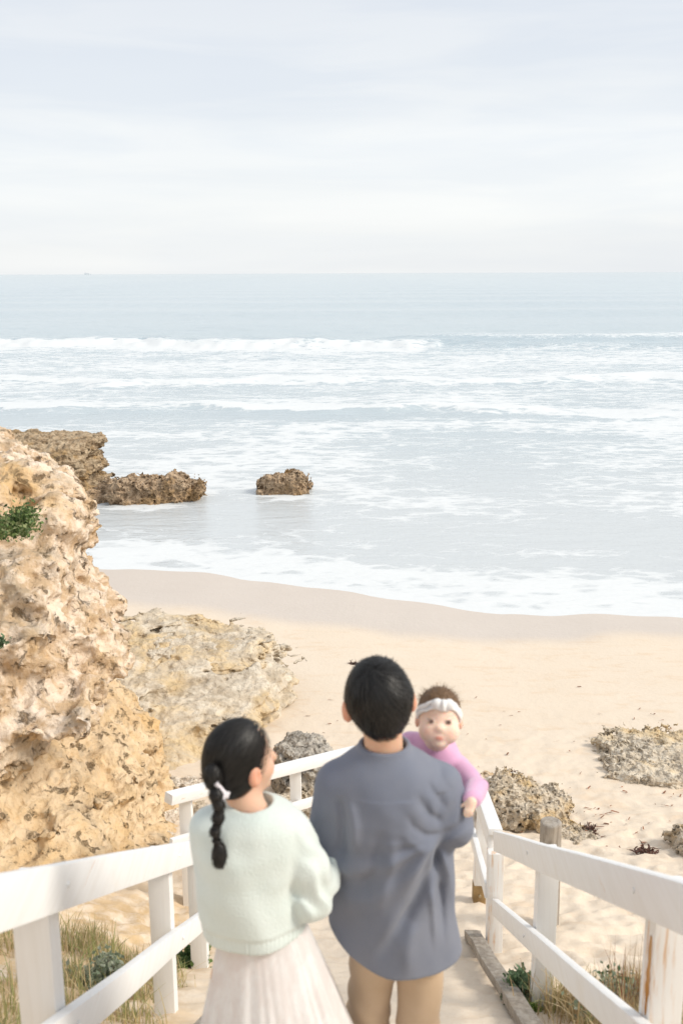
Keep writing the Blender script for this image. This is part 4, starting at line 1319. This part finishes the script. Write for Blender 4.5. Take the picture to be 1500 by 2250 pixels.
m_wh = -FR * 0.55 + UP * 0.85 - RT * 0.1
def man_dir(p):
    q = p - (mh + UP * 0.02).astype(np.float32)
    q = q / np.linalg.norm(q, axis=1)[:, None]
    w = (m_wh / np.linalg.norm(m_wh)).astype(np.float32)
    t = q * (q @ w)[:, None] - w                       # away from the whorl, with a slight swirl
    return t + 0.35 * np.cross(w, q)
vv = mesh_verts(mhair)
strands('locks', vv, man_shell, man_dir, 5200, 0.055, 0.009, mhair, M['hair'], 0.0008, 0.004, 1)
def lz(y, D=DM): return ml(850, y, D)[2]
def lxm(x, y, D=DM): return ml(x, y, D)[0]
zs = lambda y: lz(y, DM - 0.08)
SH = []          # shirt sections z, cx, cy, rx, ry
for y, xl, xr, ry, cy in [(1640, 792, 892, 0.070, 0.005), (1652, 772, 915, 0.085, 0.0), (1668, 748, 940, 0.100, -0.005), (1700, 722, 972, 0.118, -0.01), (1740, 716, 985, 0.130, -0.012), (1800, 712, 985, 0.137, -0.012),
                          (1880, 712, 988, 0.132, -0.005), (1960, 712, 990, 0.132, 0.0), (2040, 714, 1004, 0.145, 0.0), (2100, 720, 1014, 0.155, 0.0), (2200, 728, 1020, 0.160, 0.0)]:
    a, b = ml(xl, y, DM), ml(xr, y, DM)
    SH.append((a[2], (a[0] + b[0]) / 2, cy, (b[0] - a[0]) / 2, ry))
z_hem_mid, z_hem_l, z_hem_r = lz(2146, DM - 0.13), lz(2025, DM), lz(2112, DM - 0.06)

def bk(*pts):
    return np.array([ml(x, y, DM - 0.12)[[0, 2]] for x, y in pts], np.float32)
FOLDS = [
    (bk((973, 1847), (953, 1900), (905, 1987), (855, 2057), (805, 2130)), 0.022, -0.025),
    (bk((955, 1842), (930, 1895), (880, 1975), (830, 2045), (780, 2115)), 0.038, 0.021),
    (bk((1000, 1772), (985, 1748), (972, 1728), (962, 1708)), 0.009, -0.0055),
    (bk((985, 1795), (962, 1768), (945, 1745), (936, 1722)), 0.009, -0.0055),
    (bk((975, 1822), (943, 1797), (922, 1768), (912, 1740)), 0.010, -0.007),
    (bk((968, 1843), (932, 1836), (903, 1812), (888, 1780)), 0.010, -0.007),
    (bk((962, 1860), (925, 1862), (893, 1838), (875, 1805)), 0.013, 0.006),
    (bk((833, 1810), (828, 1890), (800, 1953), (755, 1985)), 0.024, -0.014),
    (bk((860, 1830), (852, 1900), (826, 1985), (790, 2060)), 0.022, 0.011),
    (bk((742, 1760), (752, 1800), (750, 1860), (742, 1930)), 0.016, -0.014),
    (bk((765, 1765), (775, 1815), (770, 1890)), 0.016, 0.010),
    (bk((945, 1955), (950, 2020), (955, 2110)), 0.010, 0.010),
    (bk((964, 1955), (970, 2020), (976, 2110)), 0.010, -0.007),
    (bk((795, 1668), (850, 1682), (920, 1690)), 0.006, -0.003),
    (bk((905, 2020), (890, 2080), (885, 2140)), 0.020, 0.010),
]

def shirt_folds(p):
    x, y, z = p[:, 0], p[:, 1], p[:, 2]
    d = np.zeros(len(p), np.float32)
    # long soft pulls from the right armpit towards the lower left hem
    ax, az = m_rs[0] - 0.02, m_rs[2] - 0.10
    dx, dz_ = x - ax, z - az
    r = np.hypot(dx, dz_)
    th = np.arctan2(dz_, dx)
    below = sstep(0.02, 0.12, r) * (dz_ < 0.12)
    fade = sstep(0.62, 0.10, r)
    d += 0.0085 * np.sin(th * 13 + 3 * perlin(p * 4)) * below * fade * sstep(-3.2, -2.6, th) * sstep(-1.0, -1.5, th)
    d += 0.008 * perlin(np.stack([th * 3.2, r * 1.6, y * 2], -1)) * below
    # hanging drapes
    d += 0.013 * perlin(np.stack([(x + 0.28 * (z - 0.9)) * 11, y * 5, z * 1.3], -1)) * sstep(1.30, 0.95, z)
    # folds one can tell apart: (line on the back, half width, height)
    near_back = sstep(0.06, 0.0, y)
    q2 = np.stack([x, z], -1)
    for line, w_, a_ in FOLDS:
        dist = None
        for k_ in range(len(line) - 1):
            A_, B_ = line[k_], line[k_ + 1]
            t_ = np.clip(((q2 - A_) @ (B_ - A_)) / ((B_ - A_) @ (B_ - A_)), 0, 1)
            e_ = np.linalg.norm(q2 - A_ - t_[:, None] * (B_ - A_), axis=1)
            tg = (k_ + t_) / (len(line) - 1)
            along = tg if dist is None else np.where(e_ < dist, tg, along)
            dist = e_ if dist is None else np.minimum(dist, e_)
        d += a_ * np.exp(-(dist / w_) ** 2) * near_back * sstep(-0.05, 0.2, along) * sstep(1.0, 0.6, along)
    # small rumples
    d += 0.004 * perlin(p * np.array([14, 14, 8]) + 3)
    return d * (0.35 + 0.65 * sstep(z_hem_mid - 0.01, z_hem_mid + 0.16, z))

def arm_folds(p, a, b, amp=0.006, f=34):
    ba = b - a
    t = (p - a) @ (ba / np.linalg.norm(ba))
    return amp * np.sin(t * f + 5 * perlin(p * 9)) * (0.4 + 0.8 * perlin(p * 6 + 5))

def man_shirt(p):
    d = loft(p, SH, 0.03)
    d = smin(d, rcone(p, m_ls + np.array((0.01, 0, -0.01)), m_nb + np.array((0, 0, -0.06)), 0.060, 0.055), 0.06)
    d = smin(d, rcone(p, m_rs + np.array((-0.01, 0, -0.01)), m_nb + np.array((0, 0, -0.06)), 0.060, 0.055), 0.06)
    d = d - shirt_folds(p)
    l = chain(p, [m_ls, m_le, m_lw - np.array((0, 0.05, 0))], [0.070, 0.060, 0.048]) - arm_folds(p, m_ls, m_le)
    r = chain(p, [m_rs, m_re, m_rw], [0.070, 0.062, 0.048]) - arm_folds(p, m_rs, m_re, 0.008, 42)
    d = smin(d, l, 0.022)
    d = smin(d, r, 0.022)
    # collar
    cz = p[:, 2] - m_nb[2]
    rr = np.hypot((p[:, 0] - m_nb[0]) / 1.0, (p[:, 1] - m_nb[1] - 0.0) / 1.0)
    d = smin(d, np.maximum(np.abs(rr - (0.076 - 0.22 * cz)) - 0.007, np.abs(cz + 0.004) - 0.030), 0.014)
    d = smax(d, -(np.maximum(rr - (0.068 - 0.22 * cz), -(cz + 0.012))), 0.006)
    # curved tail hem with open inside
    cx = SH[-2][1]
    u = (p[:, 0] - cx) / 0.20
    hem = np.where(u < 0, z_hem_mid + (z_hem_l - z_hem_mid) * np.clip(-u - 0.05, 0, 1.2) ** 1.5, z_hem_mid + (z_hem_r - z_hem_mid) * sstep(0.15, 0.75, u))
    hem = hem + 0.003 * perlin(p * np.array([9, 6, 1])) + 0.02 * sstep(-0.05, 0.12, p[:, 1])
    d = smax(d, hem - p[:, 2], 0.006)
    inner = loft(p, [(z, c, k, a - 0.016, b - 0.016) for z, c, k, a, b in SH], 0.01) - shirt_folds(p)
    d = smax(d, -np.maximum(inner, p[:, 2] - 0.98), 0.004)
    return d
sdf_mesh('shirt', man_shirt, (-0.36, -0.22, 0.60), (0.36, 0.42, 1.62), 0.0055, M['shirt'], man)

def man_trousers(p):
    d = rcone(p, m_hip_l + np.array((0, 0, .03)), m_hip_r + np.array((0, 0, .03)), 0.092, 0.092)
    d = smax(d, p[:, 2] - 1.02, 0.02)
    for a, b, c, k in ((m_hip_l, m_kn_l, m_an_l, 1), (m_hip_r, m_kn_r, m_an_r, -1)):
        l = chain(p, [a - np.array((0, 0, 0.04)), b, c], [0.073, 0.068, 0.062], 0.02)
        w = 0.006 * np.sin(p[:, 2] * 46 + 4 * perlin(p * 6) + p[:, 0] * 30 * k) * (0.5 + perlin(p * 5 + k))
        d = smin(d, l - w, 0.02)
    return smax(d, 0.06 - p[:, 2], 0.006)
sdf_mesh('trousers', man_trousers, (-0.30, -0.22, 0.02), (0.32, 0.25, 1.06), 0.0075, M['khaki'], man)
for a in (m_an_l, m_an_r):
    sdf_mesh('shoe', lambda p: smax(foot(p, a) - 0.010, -(p[:, 2] + 0.0), 0.004), a + np.array((-0.08, -0.12, -0.12)), a + np.array((0.08, 0.24, 0.03)), 0.007, M['leather'], man)

# ================================================================== baby
DB = 2.93
bbx = at(952, 1700, DB)
baby = thing('person', 'baby in a pink jumper with white knotted headband looking over the man\'s shoulder', 'person', (bbx[0], DB, at(945, 1830, DB)[2]))
bb0 = np.array(baby.location)
def bl(x, y, D): return at(x, y, D) - bb0
bh = bl(962, 1579, DB - 0.03)
BH = frame(R(180 + 3), R(17), R(-2))
BS = 0.80
b_nk = bl(955, 1632, DB + 0.01)
b_ls, b_rs = bl(1004, 1690, DB - 0.02), bl(900, 1638, DB + 0.05)
b_le, b_lw = bl(1044, 1733, DB - 0.15), bl(1032, 1760, DB - 0.27)
b_re, b_rw = bl(880, 1720, DB + 0.06), bl(850, 1740, DB + 0.02)
b_hip = bl(935, 1800, DB + 0.05)
def baby_legs():
    out = []
    for s in (-1, 1):
        h0 = b_hip + np.array((0.045 * s, 0.0, -0.03))
        k = h0 + np.array((0.01 * s - 0.02, 0.06, -0.10))
        out.append((h0, k, k + np.array((0.0, 0.02, -0.13))))
    return out
def baby_body(p):
    d = head_sdf(p, bh, BH, BS, True)
    d = smin(d, rcone(p, bh - BH[:, 2] * 0.06 - BH[:, 0] * 0.01, b_nk, 0.038, 0.042), 0.02)
    d = smin(d, rcone(p, b_nk - np.array((0, 0, .05)), b_hip, 0.058, 0.065), 0.03)
    d = smin(d, rcone(p, b_ls, b_rs, 0.032, 0.032), 0.03)
    for a, b, c in ((b_ls, b_le, b_lw), (b_rs, b_re, b_rw)):
        d = smin(d, chain(p, [a, b, c], [0.026, 0.022, 0.018]), 0.015)
    d = smin(d, finger_hand(p, b_lw, (-0.25, -0.55, -0.6), (-1, 0.1, 0), (0.2, 0.5, -0.9), 0.42, 1.15), 0.008)
    d = smin(d, finger_hand(p, b_rw, (-0.6, -0.6, -0.4), (0, 0, 1), (0, -1, 0), 0.52, 0.6), 0.008)
    for a, b, c in baby_legs():
        d = smin(d, chain(p, [a, b, c], [0.045, 0.036, 0.028]), 0.02)
        d = smin(d, rcone(p, c, c + np.array((0, 0.05, -0.02)), 0.024, 0.018), 0.01)
    return d
sdf_mesh('body', baby_body, np.minimum(b_hip, b_rw) - np.array((0.12, 0.36, 0.40)), np.array((0.22, 0.30, bh[2] + 0.12)), 0.0042, M['skin'], baby,
         lambda V: {'col': skin_col(V, bh, BH, BS, True, (0.86, 0.66, 0.54))})
def baby_hair(p):
    q = ((p - bh.astype(np.float32)) @ BH) / BS
    d = ell(q, (-0.014, 0, 0.027), (0.102, 0.086, 0.096))
    n = perlin(p * 160)
    low = np.interp(q[:, 0], [-0.11, 0.0, 0.04, 0.10], [-0.055, 0.0, 0.045, 0.078]) + 0.010 * n
    return smax(d - 0.0025 * n, (low - q[:, 2]) * 0.7, 0.004) * BS
hb = sdf_mesh('hair', baby_hair, bh - 0.11, bh + 0.12, 0.0032, M['babyhair'], baby, lambda V: {'strand': 0.5 + 0.5 * perlin(V * 120)})
# loose wisps standing off the crown
rs_ = np.random.RandomState(4)
n_ = 1500
dv = rs_.normal(0, 1, (n_, 3)); dv /= np.linalg.norm(dv, axis=1)[:, None]
dv = dv[(dv[:, 2] > 0.35)]
root = bh + ((np.array((-0.014, 0, 0.027)) + dv * np.array((0.102, 0.086, 0.096)))) @ BH.T * BS
dirw = dv @ BH.T + rs_.normal(0, .45, dv.shape)
L_ = 0.005 + 0.010 * rs_.rand(len(dv))
sd_ = np.cross(dirw, rs_.normal(0, 1, dv.shape)); sd_ /= np.linalg.norm(sd_, axis=1)[:, None]
tip = root + dirw * L_[:, None]
Vw = np.stack([root - sd_ * .0006, root + sd_ * .0006, tip + sd_ * .0002, tip - sd_ * .0002], 1).reshape(-1, 3)
link('wisps', new_mesh('wisps', Vw, np.arange(len(Vw)).reshape(-1, 4), M['babyhair'], False, {'strand': np.full(len(Vw), 0.8)}), hb)

def baby_band(p):
    q = ((p - bh.astype(np.float32)) @ BH) / BS
    d = np.abs(ell(q, (-0.012, 0, 0.026), (0.1045, 0.0895, 0.0985))) - 0.003
    # band runs over the brow and down behind the ears
    zc_ = 0.066 - 0.75 * np.clip(0.078 - q[:, 0], 0, 0.11) + 0.004 * np.sin(q[:, 1] * 90)
    wv = 0.022 + 0.004 * perlin(q * 30)
    d = smax(d, np.abs(q[:, 2] - zc_) * 0.9 - wv, 0.006)
    d = d - 0.0016 * np.sin((q[:, 2] - zc_) * 260 + 2 * perlin(q * 20))
    for s in (-1, 1):
        d = smin(d, ell(q, (0.084, 0.022 * s - 0.010, 0.066), (0.016, 0.022, 0.022)), 0.006)
    d = smin(d, ell(q, (0.094, -0.010, 0.064), (0.013, 0.010, 0.024)), 0.004)
    return d * BS
sdf_mesh('headband', baby_band, bh - 0.12, bh + 0.12, 0.0034, M['band'], baby)

def baby_top(p):
    d = rcone(p, b_nk - np.array((0, 0, .055)), b_hip, 0.072, 0.082)
    d = smin(d, rcone(p, b_ls + np.array((-.01, 0, -.004)), b_nk - np.array((0, 0, .02)), 0.042, 0.050), 0.03)
    d = smin(d, rcone(p, b_rs, b_nk - np.array((0, 0, .02)), 0.042, 0.050), 0.03)
    d = smin(d, chain(p, [b_ls, b_le, b_lw + (b_le - b_lw) * 0.12], [0.042, 0.036, 0.030]) - arm_folds(p, b_ls, b_le, 0.003, 60), 0.015)
    d = smin(d, chain(p, [b_rs, b_re, b_rw + (b_re - b_rw) * 0.12], [0.042, 0.036, 0.030]), 0.015)
    rr = np.linalg.norm((p - b_nk) * np.array((1, 1, 0.3)), axis=1)
    d = smax(d, -np.maximum(rr - 0.040, -(p[:, 2] - b_nk[2] + 0.012)), 0.008)
    return d - 0.002 * perlin(p * 18)
sdf_mesh('jumper', baby_top, np.minimum(b_hip, b_rw) - np.array((0.10, 0.30, 0.11)), np.maximum(b_ls, b_nk) + np.array((0.10, 0.16, 0.06)), 0.0045, M['pink'], baby)
def baby_pants(p):
    d = ell(p, b_hip - np.array((0, 0, .02)), (0.088, 0.085, 0.07))
    for a, b, c in baby_legs():
        d = smin(d, chain(p, [a, b, c], [0.056, 0.046, 0.038]), 0.02)
    return d
sdf_mesh('leggings', baby_pants, b_hip - np.array((0.2, 0.12, 0.34)), b_hip + np.array((0.2, 0.2, 0.08)), 0.007, M['band'], baby)

# ================================================================== woman
DW = 2.58
wx = at(555, 1950, DW)[0]
wb = np.array((wx, DW, gz(wx, DW)))
def wl(x, y, D): return at(x, y, D) - wb
woman = thing('person', 'woman in mint jumper and pale lace skirt with black bubble ponytail', 'person', wb)
wh = wl(529, 1668, DW + 0.02)
WH = frame(R(55), R(4), R(3))
WF, WR, WU = WH[:, 0], WH[:, 1], WH[:, 2]
w_nb = wl(552, 1764, DW + 0.0)
w_ls, w_rs = wl(462, 1818, DW), wl(640, 1826, DW)
w_le, w_lw = wl(482, 1985, DW + 0.08), wl(505, 2010, DW + 0.26)
w_re, w_rw = wl(682, 1978, DW - 0.02), wl(738, 1868, DW + 0.115)
w_hip = wl(565, 2130, DW)
def woman_body(p):
    d = head_sdf(p, wh, WH, 0.97)
    d = smin(d, rcone(p, wh - WU * 0.065 - WF * 0.028, w_nb - np.array((0,0,.03)), 0.046, 0.048), 0.028)
    d = smin(d, rcone(p, w_nb - np.array((0, 0, .16)), w_nb - np.array((0, 0, 0.40)), 0.075, 0.080), 0.04)
    d = smin(d, rcone(p, w_ls - np.array((0, 0, .015)), w_rs - np.array((0, 0, .015)), 0.036, 0.036), 0.04)
    d = smin(d, chain(p, [w_ls, w_le, w_lw], [0.038, 0.032, 0.023]), 0.02)
    d = smin(d, chain(p, [w_rs, w_re, w_rw], [0.038, 0.032, 0.023]), 0.02)
    d = smin(d, rcone(p, w_nb - np.array((0, 0, 0.40)), np.array((w_hip[0], 0, w_hip[2])), 0.085, 0.11), 0.05)
    for s in (-1, 1):
        h0 = np.array((w_hip[0] + 0.07 * s, 0, w_hip[2] - 0.02))
        k, a = np.array((h0[0], 0.03 + 0.02 * s, 0.45)), np.array((h0[0], 0.02 * s, 0.09))
        d = smin(d, chain(p, [h0, k, a], [0.075, 0.050, 0.034]), 0.03)
        d = smin(d, foot(p, a), 0.02)
    d = smin(d, finger_hand(p, w_lw, (0.8, 0.3, -0.3), (0, 0, 1), (0, -1, 0), 0.9, 0.4), 0.01)
    d = smin(d, finger_hand(p, w_rw, (0.5, 0.5, -0.2), (0.1, 0.2, 1), (0, 1, 0), 0.9, 0.6), 0.01)
    return d
sdf_mesh('body', woman_body, (-0.30, -0.20, 0.0), (0.42, 0.46, 1.68), 0.0058, M['skin'], woman,
         lambda V: {'col': skin_col(V, wh, WH, 0.97, False, (0.72, 0.48, 0.35))})
w_tail = wh - WF * 0.095 - WU * 0.040
def wstrand(V, k=1.0):
    """hair combed straight back to the tie"""
    s, pol = strandf(V, w_tail + WF * 0.10 + WU * 0.02, -WF * 0.9 - WU * 0.42, 11.0 * k)
    return s
def woman_shell(p):
    q = ((p - wh.astype(np.float32)) @ WH) / 0.97
    d = ell(q, (-0.014, 0, 0.024), (0.104, 0.085, 0.106))
    return smin(d, ell(q, (-0.045, 0, -0.030), (0.066, 0.070, 0.070)), 0.04) * 0.97
def woman_hair(p):
    q = ((p - wh.astype(np.float32)) @ WH) / 0.97
    d = woman_shell(p) / 0.97 - 0.0012 * wstrand(p) - 0.0010 * wstrand(p, 2.4)
    # hairline: forehead edge, above the ears, nape
    fr = np.interp(q[:, 2], [-0.13, -0.10, -0.05, -0.005, 0.03, 0.07, 0.11, 0.14], [-0.050, -0.036, -0.030, 0.004, 0.012, 0.034, 0.046, 0.036])
    d = smax(d, (q[:, 0] - fr) * 0.8, 0.008)
    d = smax(d, (-0.105 - q[:, 2]) - 0.5 * (q[:, 0] + 0.05), 0.01)
    return d * 0.97
whair = sdf_mesh('hair', woman_hair, wh - 0.16, wh + 0.16, 0.0030, M['hair'], woman, lambda V: {'strand': 0.5 + 0.5 * wstrand(V, 2.2)})
def woman_dir(p):
    t = w_tail.astype(np.float32) - p
    return t / np.maximum(np.linalg.norm(t, axis=1), 0.02)[:, None]
strands('locks', mesh_verts(whair), woman_shell, lambda p: -woman_dir(p), 4200, 0.07, 0.004, whair, M['hair'], 0.0008, 0.0028, 2)
# bubble ponytail
tp = [(467, 1690, .10), (462, 1712, .085), (474, 1744, .075), (479, 1770, .075), (479, 1797, .07), (472, 1828, .065), (474, 1850, .06), (482, 1878, .055), (488, 1908, .05)]
tails = [wl(x, y, DW - d_ - 0.045 * min(1, max(0, (y - 1700) / 60))) for x, y, d_ in tp]
bub = [((465, 1706, .094), 0.0255, 0.034), ((472, 1748, .092), 0.0185, 0.021), ((479, 1769, .088), 0.0165, 0.017), ((477, 1796, .082), 0.0175, 0.019), ((470, 1827, .074), 0.0140, 0.017), ((480, 1880, .060), 0.0215, 0.040)]
def tail_sdf(p):
    d = chain(p, [w_tail] + tails, [0.014, 0.012, 0.011, 0.009, 0.009, 0.009, 0.008, 0.008, 0.010, 0.003])
    for (x, y, dd), r, rz in bub:
        c = wl(x, y, DW - dd - 0.045 * min(1, max(0, (y - 1700) / 60)))
        d = smin(d, ell(p, c, (r, r * 0.9, rz)), 0.006)
    n = perlin(np.stack([p[:, 0] * 300, p[:, 1] * 300, p[:, 2] * 18], -1))
    return d - 0.0012 * n
pt = sdf_mesh('ponytail', tail_sdf, np.minimum.reduce(tails + [w_tail]) - 0.06, np.maximum.reduce(tails + [w_tail]) + 0.06, 0.0034, M['hair'], woman,
              lambda V: {'strand': 0.5 + 0.5 * perlin(np.stack([V[:, 0] * 260, V[:, 1] * 260, V[:, 2] * 12], -1))})
strands('locks', mesh_verts(pt), tail_sdf, lambda p: np.tile(np.array((0.05, -0.05, -1.0), np.float32), (len(p), 1)), 1500, 0.03, 0.008, pt, M['hair'], 0.0007, 0.004, 3)
for x, y, dd in ((471, 1733, .094), (476, 1759, .09), (479, 1782, .086), (474, 1812, .078), (473, 1846, .07)):
    c = wl(x, y, DW - dd - 0.045 * min(1, max(0, (y - 1700) / 60)))
    sdf_mesh('hair_tie', lambda p: np.hypot(np.hypot(p[:, 0] - c[0], p[:, 1] - c[1]) - 0.0105, p[:, 2] - c[2]) - 0.0035, c - 0.02, c + 0.02, 0.0025, M['hair'], pt, lambda V: {'strand': np.zeros(len(V))})
rib = [wl(x, y, DW - d_) for x, y, d_ in [(472, 1700, .105), (474, 1722, .115), (484, 1738, .105), (493, 1748, .09), (500, 1738, .07)]]
rib2 = [wl(x, y, DW - d_) for x, y, d_ in [(476, 1724, .112), (490, 1742, .10), (485, 1757, .115)]]
sdf_mesh('ribbon', lambda p: np.minimum(chain(p, rib, [0.004, 0.007, 0.009, 0.008, 0.006], 0.004), chain(p, rib2, [0.007, 0.008, 0.006], 0.004)) - 0.002 * perlin(p * 120),
         np.minimum.reduce(rib + rib2) - 0.03, np.maximum.reduce(rib + rib2) + 0.03, 0.003, M['ribbon'], woman)

WS = []
for y, xl, xr, ry, cy in [(1758, 505, 598, 0.066, 0.005), (1768, 480, 622, 0.080, 0.0), (1780, 452, 645, 0.092, 0.0), (1800, 428, 660, 0.104, -0.003), (1850, 420, 664, 0.116, -0.005), (1920, 428, 652, 0.120, -0.005),
                          (1990, 434, 668, 0.128, 0.0), (2050, 440, 684, 0.130, 0.0), (2078, 446, 690, 0.126, 0.0), (2120, 450, 694, 0.124, 0.0)]:
    a, b = wl(xl, y, DW), wl(xr, y, DW)
    WS.append((a[2], (a[0] + b[0]) / 2, cy, (b[0] - a[0]) / 2, ry))
wz_hem = wl(560, 2094, DW - 0.11)[2]
def knit_folds(p):
    return 0.009 * perlin(np.stack([p[:, 0] * 9 + 3 * p[:, 2], p[:, 1] * 5, p[:, 2] * 2.6], -1)) + 0.004 * perlin(p * 13 + 2)
def woman_knit(p):
    d = loft(p, WS, 0.03) - knit_folds(p)
    d = smin(d, chain(p, [w_ls, w_le, w_lw], [0.056, 0.054, 0.040], 0.02), 0.03)
    wv = w_rw - (w_rw - w_re) * 0.10
    r = chain(p, [w_rs + np.array((0, 0, -.01)), (w_rs + w_re) / 2 + np.array((0.012, 0, 0)), w_re, (w_re + wv) / 2, wv], [0.060, 0.064, 0.056, 0.046, 0.037], 0.02) - arm_folds(p, w_re, wv, 0.007, 110)
    d = smin(d, r, 0.016)
    # ribbed hem
    rib_ = sstep(wz_hem + 0.052, wz_hem + 0.046, p[:, 2]) * (1 - sstep(0.16, 0.2, p[:, 0] - WS[-1][1]))
    d = d + rib_ * (0.005 + 0.0016 * np.sin(p[:, 0] * 520))
    rr = np.hypot(p[:, 0] - w_nb[0], p[:, 1] - w_nb[1])
    cz = p[:, 2] - w_nb[2]
    d = smin(d, np.maximum(np.abs(rr - 0.064) - 0.006, np.abs(cz + 0.020) - 0.014), 0.010)
    d = smax(d, -np.maximum(rr - 0.057, -(cz + 0.022)), 0.006)
    hem = wz_hem + 0.10 * (p[:, 0] - WS[-1][1]) * (p[:, 0] > WS[-1][1]) + 0.03 * sstep(-0.05, .12, p[:, 1])
    d = smax(d, hem - p[:, 2], 0.008)
    inner = loft(p, [(z, c, k, a - 0.026, b - 0.026) for z, c, k, a, b in WS], 0.01)
    return smax(d, -np.maximum(inner, p[:, 2] - hem - 0.05), 0.004)
sdf_mesh('jumper', woman_knit, (-0.30, -0.20, wz_hem - 0.05), (0.36, 0.42, w_nb[2] + 0.06), 0.0055, M['knit'], woman)

def build_skirt():
    g = G('pale_lace_tulle')
    v = g.co((1, 1, 0.45))
    w = g.vadd(v, g.ncol(v, 9, 3), 0.12)
    c = g.mix(g.step(g.noise(w, 17, 5, 0.6), 0.40, 0.62), (0.88, 0.835, 0.82), (0.94, 0.93, 0.925))
    c = g.mix(g.ma('MULTIPLY', g.step(g.noise(v, 120, 3), 0.45, 0.7), 0.3), c, (0.84, 0.78, 0.765))
    g.set(color=c, rough=0.9, sheen=0.3, spec=0.1, normal=g.bump(g.noise(w, 60, 4), 0.3, 0.004))
    tr = g.t.nodes.new('ShaderNodeBsdfTranslucent'); g.t.links.new(c, tr.inputs[0])
    mx_ = g.t.nodes.new('ShaderNodeMixShader'); mx_.inputs[0].default_value = 0.25
    g.t.links.new(g.b.outputs[0], mx_.inputs[1]); g.t.links.new(tr.outputs[0], mx_.inputs[2]); g.t.links.new(mx_.outputs[0], g.out.inputs[0])
    top = wz_hem + 0.10
    for name, dr, seed in (('skirt', 0.0, 0), ('underskirt', -0.02, 9)):
        nr, nc = 70, 260
        t = np.linspace(0, 1, nr)[:, None] ** 1.1
        a = np.linspace(0, 2 * math.pi, nc, endpoint=False)[None, :]
        z = top - t * (top - 0.10)
        rx_ = 0.118 + dr + 0.25 * np.maximum(t - 0.05, 0)
        ry_ = 0.088 + dr + 0.23 * np.maximum(t - 0.05, 0)
        q = np.stack([np.cos(a) * 4.2 + 0 * t, np.sin(a) * 4.2 + 0 * t, 0.9 * t + seed + 0 * a], -1).reshape(-1, 3)
        pl = (perlin(q) * 0.6 + 0.5 * perlin(q * 2.3 + 4)).reshape(nr, nc)
        k = 1 + 0.065 * pl * np.minimum(1, t * 3)
        cx = w_hip[0] + 0.010 + 0.075 * t
        X, Y = cx + np.cos(a) * rx_ * k, np.sin(a) * ry_ * k + 0 * z
        V = np.stack([X, Y, z + 0 * a], -1).reshape(-1, 3)
        i = np.arange(nr * nc).reshape(nr, nc); j = np.roll(i, -1, 1)
        Fc = np.stack([i[:-1], i[1:], j[1:], j[:-1]], -1).reshape(-1, 4)
        link(name, new_mesh(name, V, Fc, g.m), woman)
build_skirt()
